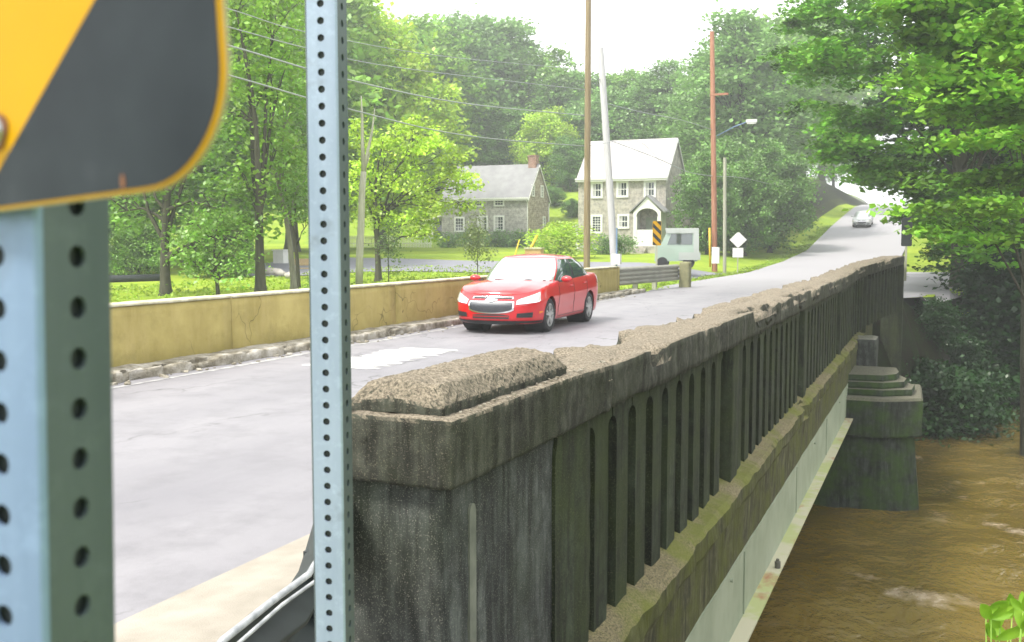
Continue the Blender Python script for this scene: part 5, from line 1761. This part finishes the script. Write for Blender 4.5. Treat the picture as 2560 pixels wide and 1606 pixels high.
# bright maple in front of the stone house
b = gbase(946, 695, 40)
own_tree('maple_tree', b, [lob(b, 935, 545, 40, 52, .6), lob(b, 900, 470, 40, 60, .7), lob(b, 960, 400, 40, 68, .8), lob(b, 1035, 345, 40, 62, .7), lob(b, 1085, 400, 40, 66, .8), lob(b, 1010, 480, 40, 66, .6), lob(b, 1080, 520, 39.5, 52, .5), lob(b, 1130, 445, 40, 50, .5), lob(b, 1165, 470, 40, 36, .5), lob(b, 1020, 560, 40, 58, .5), lob(b, 1065, 590, 39.5, 34, .45), lob(b, 1170, 520, 40, 32, .45), lob(b, 900, 350, 40.5, 55, .8)],
         5.6, .17, LIME, 'bright lime green maple with dark trunk covering the left of the grey stone house', 4.4, 20, .155, (.40, .40, .17), 15, lean=(.15, 0), fork=.35, up=.3, inner=.12)
for (u, v, d_, w_, vt, lab, sd_, col_) in ((972, 688, 35, 34, 545, 'small sapling with a thin stem right of the dark maple trunk', 16, (.13, .2, .07)), (1194, 682, 39, 44, 545, 'thin sapling standing left of the red car in front of the house', 17, (.16, .21, .08))):
    b = gbase(u, v, d_)
    own_tree('sapling', b, [lob(b, u, vt + 25, d_, w_ * .55, 1.1), lob(b, u - 8, vt + 62, d_, w_ * .9, .8), lob(b, u + 10, vt + 85, d_, w_ * .8, .6)],
             rel(b, u, vt, d_)[2] * .9, .028, col_, lab, 7, 22, .095, (.3, .3, .22), sd_, 'bark', fork=.4, cat='sapling', up=.2, wob=.02)
# planting at the houses
tree('shrub', 1405, 66, 560, LIME, 'yellow green bush filling the gap between the two houses', 'bush', name='bush', wide=1.5)
for u, lab in ((1165, 'dark low shrub left under the house windows'), (1215, 'dark low shrub under the house wall, middle'), (1262, 'dark low shrub under the right window of the grey house'), (1300, 'dark low shrub at the right corner of the grey house')):
    p = on_y(u, 610, 87.0); tree('lowshrub', color=DEEP, label=lab, cat='bush', group='low shrubs along the grey stone house', loc=(p.x, p.y, ground_z(p.x, p.y)), s=1.45, name='shrub')
for u, lab in ((1120, 'dark low shrub at the left corner of the grey house'), (1510, 'dark low shrub under the tan house'), (1545, 'dark low shrub left of the porch steps')):
    d_ = 92 if u < 1200 else 74
    p = spot(u, 620, d_); tree('lowshrub', color=DEEP, label=lab, cat='bush', loc=(p.x, p.y, ground_z(p.x, p.y)), s=1.3, name='shrub')

# the big overhanging maple on the right bank: sprays of leaves on long limbs
def spray_tree(name, base, sprays, r0, color, label, seed, size=.15, n_per=110, H=9, mat_='bark', extra=()):
    root = ent(name, base, 0, label, 'tree')
    rng = np.random.default_rng(seed)
    C = []
    for (u, v, d_, wpx, hpx) in sprays:
        p = rel(base, u, v, d_); m_ = 2500 / d_
        n = max(4, int(wpx * hpx / 650))
        for i in range(n):
            a = rng.uniform(0, 6.28); r = math.sqrt(rng.uniform(0, 1))
            C.append((p[0] + r * math.cos(a) * wpx / m_ / 2, p[1] + r * math.sin(a) * wpx / m_ / 2, p[2] + rng.uniform(-.5, .5) * hpx / m_ - .15 * r * hpx / m_))
    c = link('crown', leaf_mesh('crown', C, n_per, size, seed, (.62, .62, .16), .9), root); c.color = (*color, 1)
    c.data.materials[0] = M['leaf_spray']
    k = MB()
    tp = Vector((-.3, .2, H))
    k.tube([Vector((0, 0, -.6)), Vector((0, 0, 1)), Vector((-.1, .1, H * .4)), tp, tp + Vector((-.3, 0, 3.5))], [r0 * 1.4, r0, r0 * .9, r0 * .55, r0 * .2], 12)
    rnd = random.Random(seed)
    for (u, v, d_, wpx, hpx) in sprays[::5]:
        e = Vector(rel(base, u, v, d_)); s_ = Vector((-.1, .1, clamp(e.z * rnd.uniform(.35, .7), 1.5, H)))
        m_ = s_.lerp(e, .5) + Vector((0, 0, .5))
        k.tube([s_, m_, e], [r0 * .2, r0 * .1, r0 * .03], 6)
    k.build('trunk', M[mat_], root, True)
    return root


rs = random.Random(77)
def field(u0, u1, v0, v1, n, dlo, dhi, wlo=110, whi=230, keep=lambda u, v: True):
    out = []
    while len(out) < n:
        u, v = rs.uniform(u0, u1), rs.uniform(v0, v1)
        if keep(u, v): out.append((u, v, rs.uniform(dlo, dhi), rs.uniform(wlo, whi), rs.uniform(26, 60)))
    return out


def keep_big(u, v):
    if 2080 < u < 2335 and v > 455: return False
    if 2335 <= u < 2420 and v > 560: return False
    if u < 2120: return v < 120 + (u - 1990) * 3.0 and v < 500
    return True


b = gbase(2400, 690, 40)
spray_tree('maple_tree', b, field(2010, 2640, -130, 740, 104, 33, 46, keep=keep_big) + [(2170, 425, 36, 150, 40), (2100, 380, 36, 120, 40), (2240, 450, 35, 150, 36), (2330, 490, 35, 140, 36), (2440, 560, 34, 150, 40), (2460, 640, 35, 120, 40)],
           .34, (.08, .19, .018), 'big maple overhanging the road at the right bridge end', 31, size=.24, n_per=70)
b = gbase(2590, 700, 27)
spray_tree('maple_tree', b, field(2300, 2760, -160, 620, 44, 22, 30, 160, 300, keep=lambda u, v: u > 2380 or v < 250) + [(2540, 60, 19, 120, 60), (2590, 120, 19, 160, 60)],
           .22, (.115, .25, .02), 'nearer maple branches at the right edge with bright leaf sprays', 32, size=.21, n_per=70)
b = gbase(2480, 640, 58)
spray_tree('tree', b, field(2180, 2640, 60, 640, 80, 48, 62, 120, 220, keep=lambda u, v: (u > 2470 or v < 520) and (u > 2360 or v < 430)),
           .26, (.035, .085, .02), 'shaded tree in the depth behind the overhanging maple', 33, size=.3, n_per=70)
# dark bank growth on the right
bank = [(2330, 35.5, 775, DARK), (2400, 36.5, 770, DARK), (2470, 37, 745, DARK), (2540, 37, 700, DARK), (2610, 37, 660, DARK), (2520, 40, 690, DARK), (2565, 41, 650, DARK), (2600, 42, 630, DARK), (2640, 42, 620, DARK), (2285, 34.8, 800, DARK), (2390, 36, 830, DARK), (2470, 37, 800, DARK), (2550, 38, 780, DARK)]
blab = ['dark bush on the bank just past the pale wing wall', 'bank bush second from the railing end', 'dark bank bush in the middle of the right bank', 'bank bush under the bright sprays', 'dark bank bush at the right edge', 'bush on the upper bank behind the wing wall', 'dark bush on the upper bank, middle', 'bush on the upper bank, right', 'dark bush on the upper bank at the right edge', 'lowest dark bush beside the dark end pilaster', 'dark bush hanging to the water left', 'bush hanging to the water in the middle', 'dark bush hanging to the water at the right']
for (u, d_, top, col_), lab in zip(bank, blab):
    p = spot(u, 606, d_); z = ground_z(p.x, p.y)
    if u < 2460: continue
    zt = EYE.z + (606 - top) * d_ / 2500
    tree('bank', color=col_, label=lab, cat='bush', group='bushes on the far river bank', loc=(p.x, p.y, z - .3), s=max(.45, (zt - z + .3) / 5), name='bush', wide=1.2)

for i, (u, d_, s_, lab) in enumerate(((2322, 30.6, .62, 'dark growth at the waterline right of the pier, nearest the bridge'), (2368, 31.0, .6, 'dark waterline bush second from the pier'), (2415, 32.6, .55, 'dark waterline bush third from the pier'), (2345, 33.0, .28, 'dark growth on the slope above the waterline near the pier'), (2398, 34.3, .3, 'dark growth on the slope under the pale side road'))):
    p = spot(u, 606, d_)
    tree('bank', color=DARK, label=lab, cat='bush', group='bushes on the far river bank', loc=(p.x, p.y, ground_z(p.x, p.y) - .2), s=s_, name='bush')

# near plant at the lower right corner
b = (spot(2510, 1600, 2.6)); b = Vector((b.x, b.y, -.3))
root = ent('leafy_plant', b, 0, 'bright leafy plant tips poking in at the lower right corner', 'plant')
k = MB(); rnd = random.Random(8)
M['nearleaf'] = simple('fresh_leaf', [(.35, (.12, .26, .015)), (.65, (.24, .4, .03))], 9, .5)
tips = [(2478, 1548), (2500, 1570), (2530, 1545), (2552, 1572), (2465, 1530), (2520, 1590), (2558, 1528), (2490, 1600)]
ks = MB()
for i, (u, v) in enumerate(tips):
    e = spot(u, v, 2.55 + .05 * (i % 3)) - b
    ks.tube([Vector((.02 * i, 0, 0)), Vector((e.x * .6, e.y * .6, e.z * .6)), e], [.004, .003, .0015], 5)
    for q in range(3):
        a = rnd.uniform(-1.2, 1.2); ln = rnd.uniform(.05, .08)
        dx = (RT * math.sin(a) + Vector((0, 0, 1)) * math.cos(a) * .8 + FW * rnd.uniform(-.5, .5)).normalized()
        sd_ = dx.cross(FW).normalized()
        def lf(u_, v_): w_ = math.sin(math.pi * min(1, u_ * .96 + .02)) ** .8 * ln * .2; return e + dx * ln * u_ + sd_ * w_ * (2 * v_ - 1) - FW * (.012 * u_ * u_ + .25 * abs(2 * v_ - 1) * w_)
        k.grid(lf, 6, 4)
k.build('leaves', M['nearleaf'], root, True); ks.build('stem', M['nearleaf'], root, True)

# ragged grass and weeds along the verges
rng = np.random.default_rng(3)
GC = []
for _ in range(2600):
    y = 33 + 75 * rng.random() ** 1.6; x = -9.95 - abs(rng.normal(0, .5)) - .65 * smooth(36, 42, y) * 0
    if y < 38: x = -9.4 - rng.random() * 1.4
    GC.append((x, y, ground_z(x, y) + .05))
for _ in range(1500):
    x = -11 - rng.random() * 16; y = 20 + rng.random() * 28
    GC.append((x, y, ground_z(x, y) + .03))
for _ in range(300):
    x = -2.0 + rng.random() * 4.5; y = 36 + rng.random() * 22
    if x > .3 + (y - 35) * .08: GC.append((x, y, ground_z(x, y) + .05))
gm = leaf_mesh('grass_tufts', GC, 9, .11, 9, (.25, .25, .09), .1)
go = link('grass_tufts', gm); go.color = (.22, .33, .03, 1)
tag(go, 'ragged grass and weeds along the road verge and lawn', 'grass', kind='stuff')

# ------------------------------------------------------------------ humid air over the valley
hz = MB().box(-330, 260, -50, 420, -7, 70).build('haze', [], None)
m_, t = mat('humid_air')
vp = t.new('ShaderNodeVolumePrincipled')
vp.inputs['Color'].default_value = (.93, .97, .95, 1)
vp.inputs['Density'].default_value = .0017
vp.inputs['Anisotropy'].default_value = .2
t.lk(vp.outputs[0], t.out.inputs['Volume'])
hz.data.materials.append(m_)
tag(hz, 'pale humid haze filling the valley', 'haze', kind='stuff')
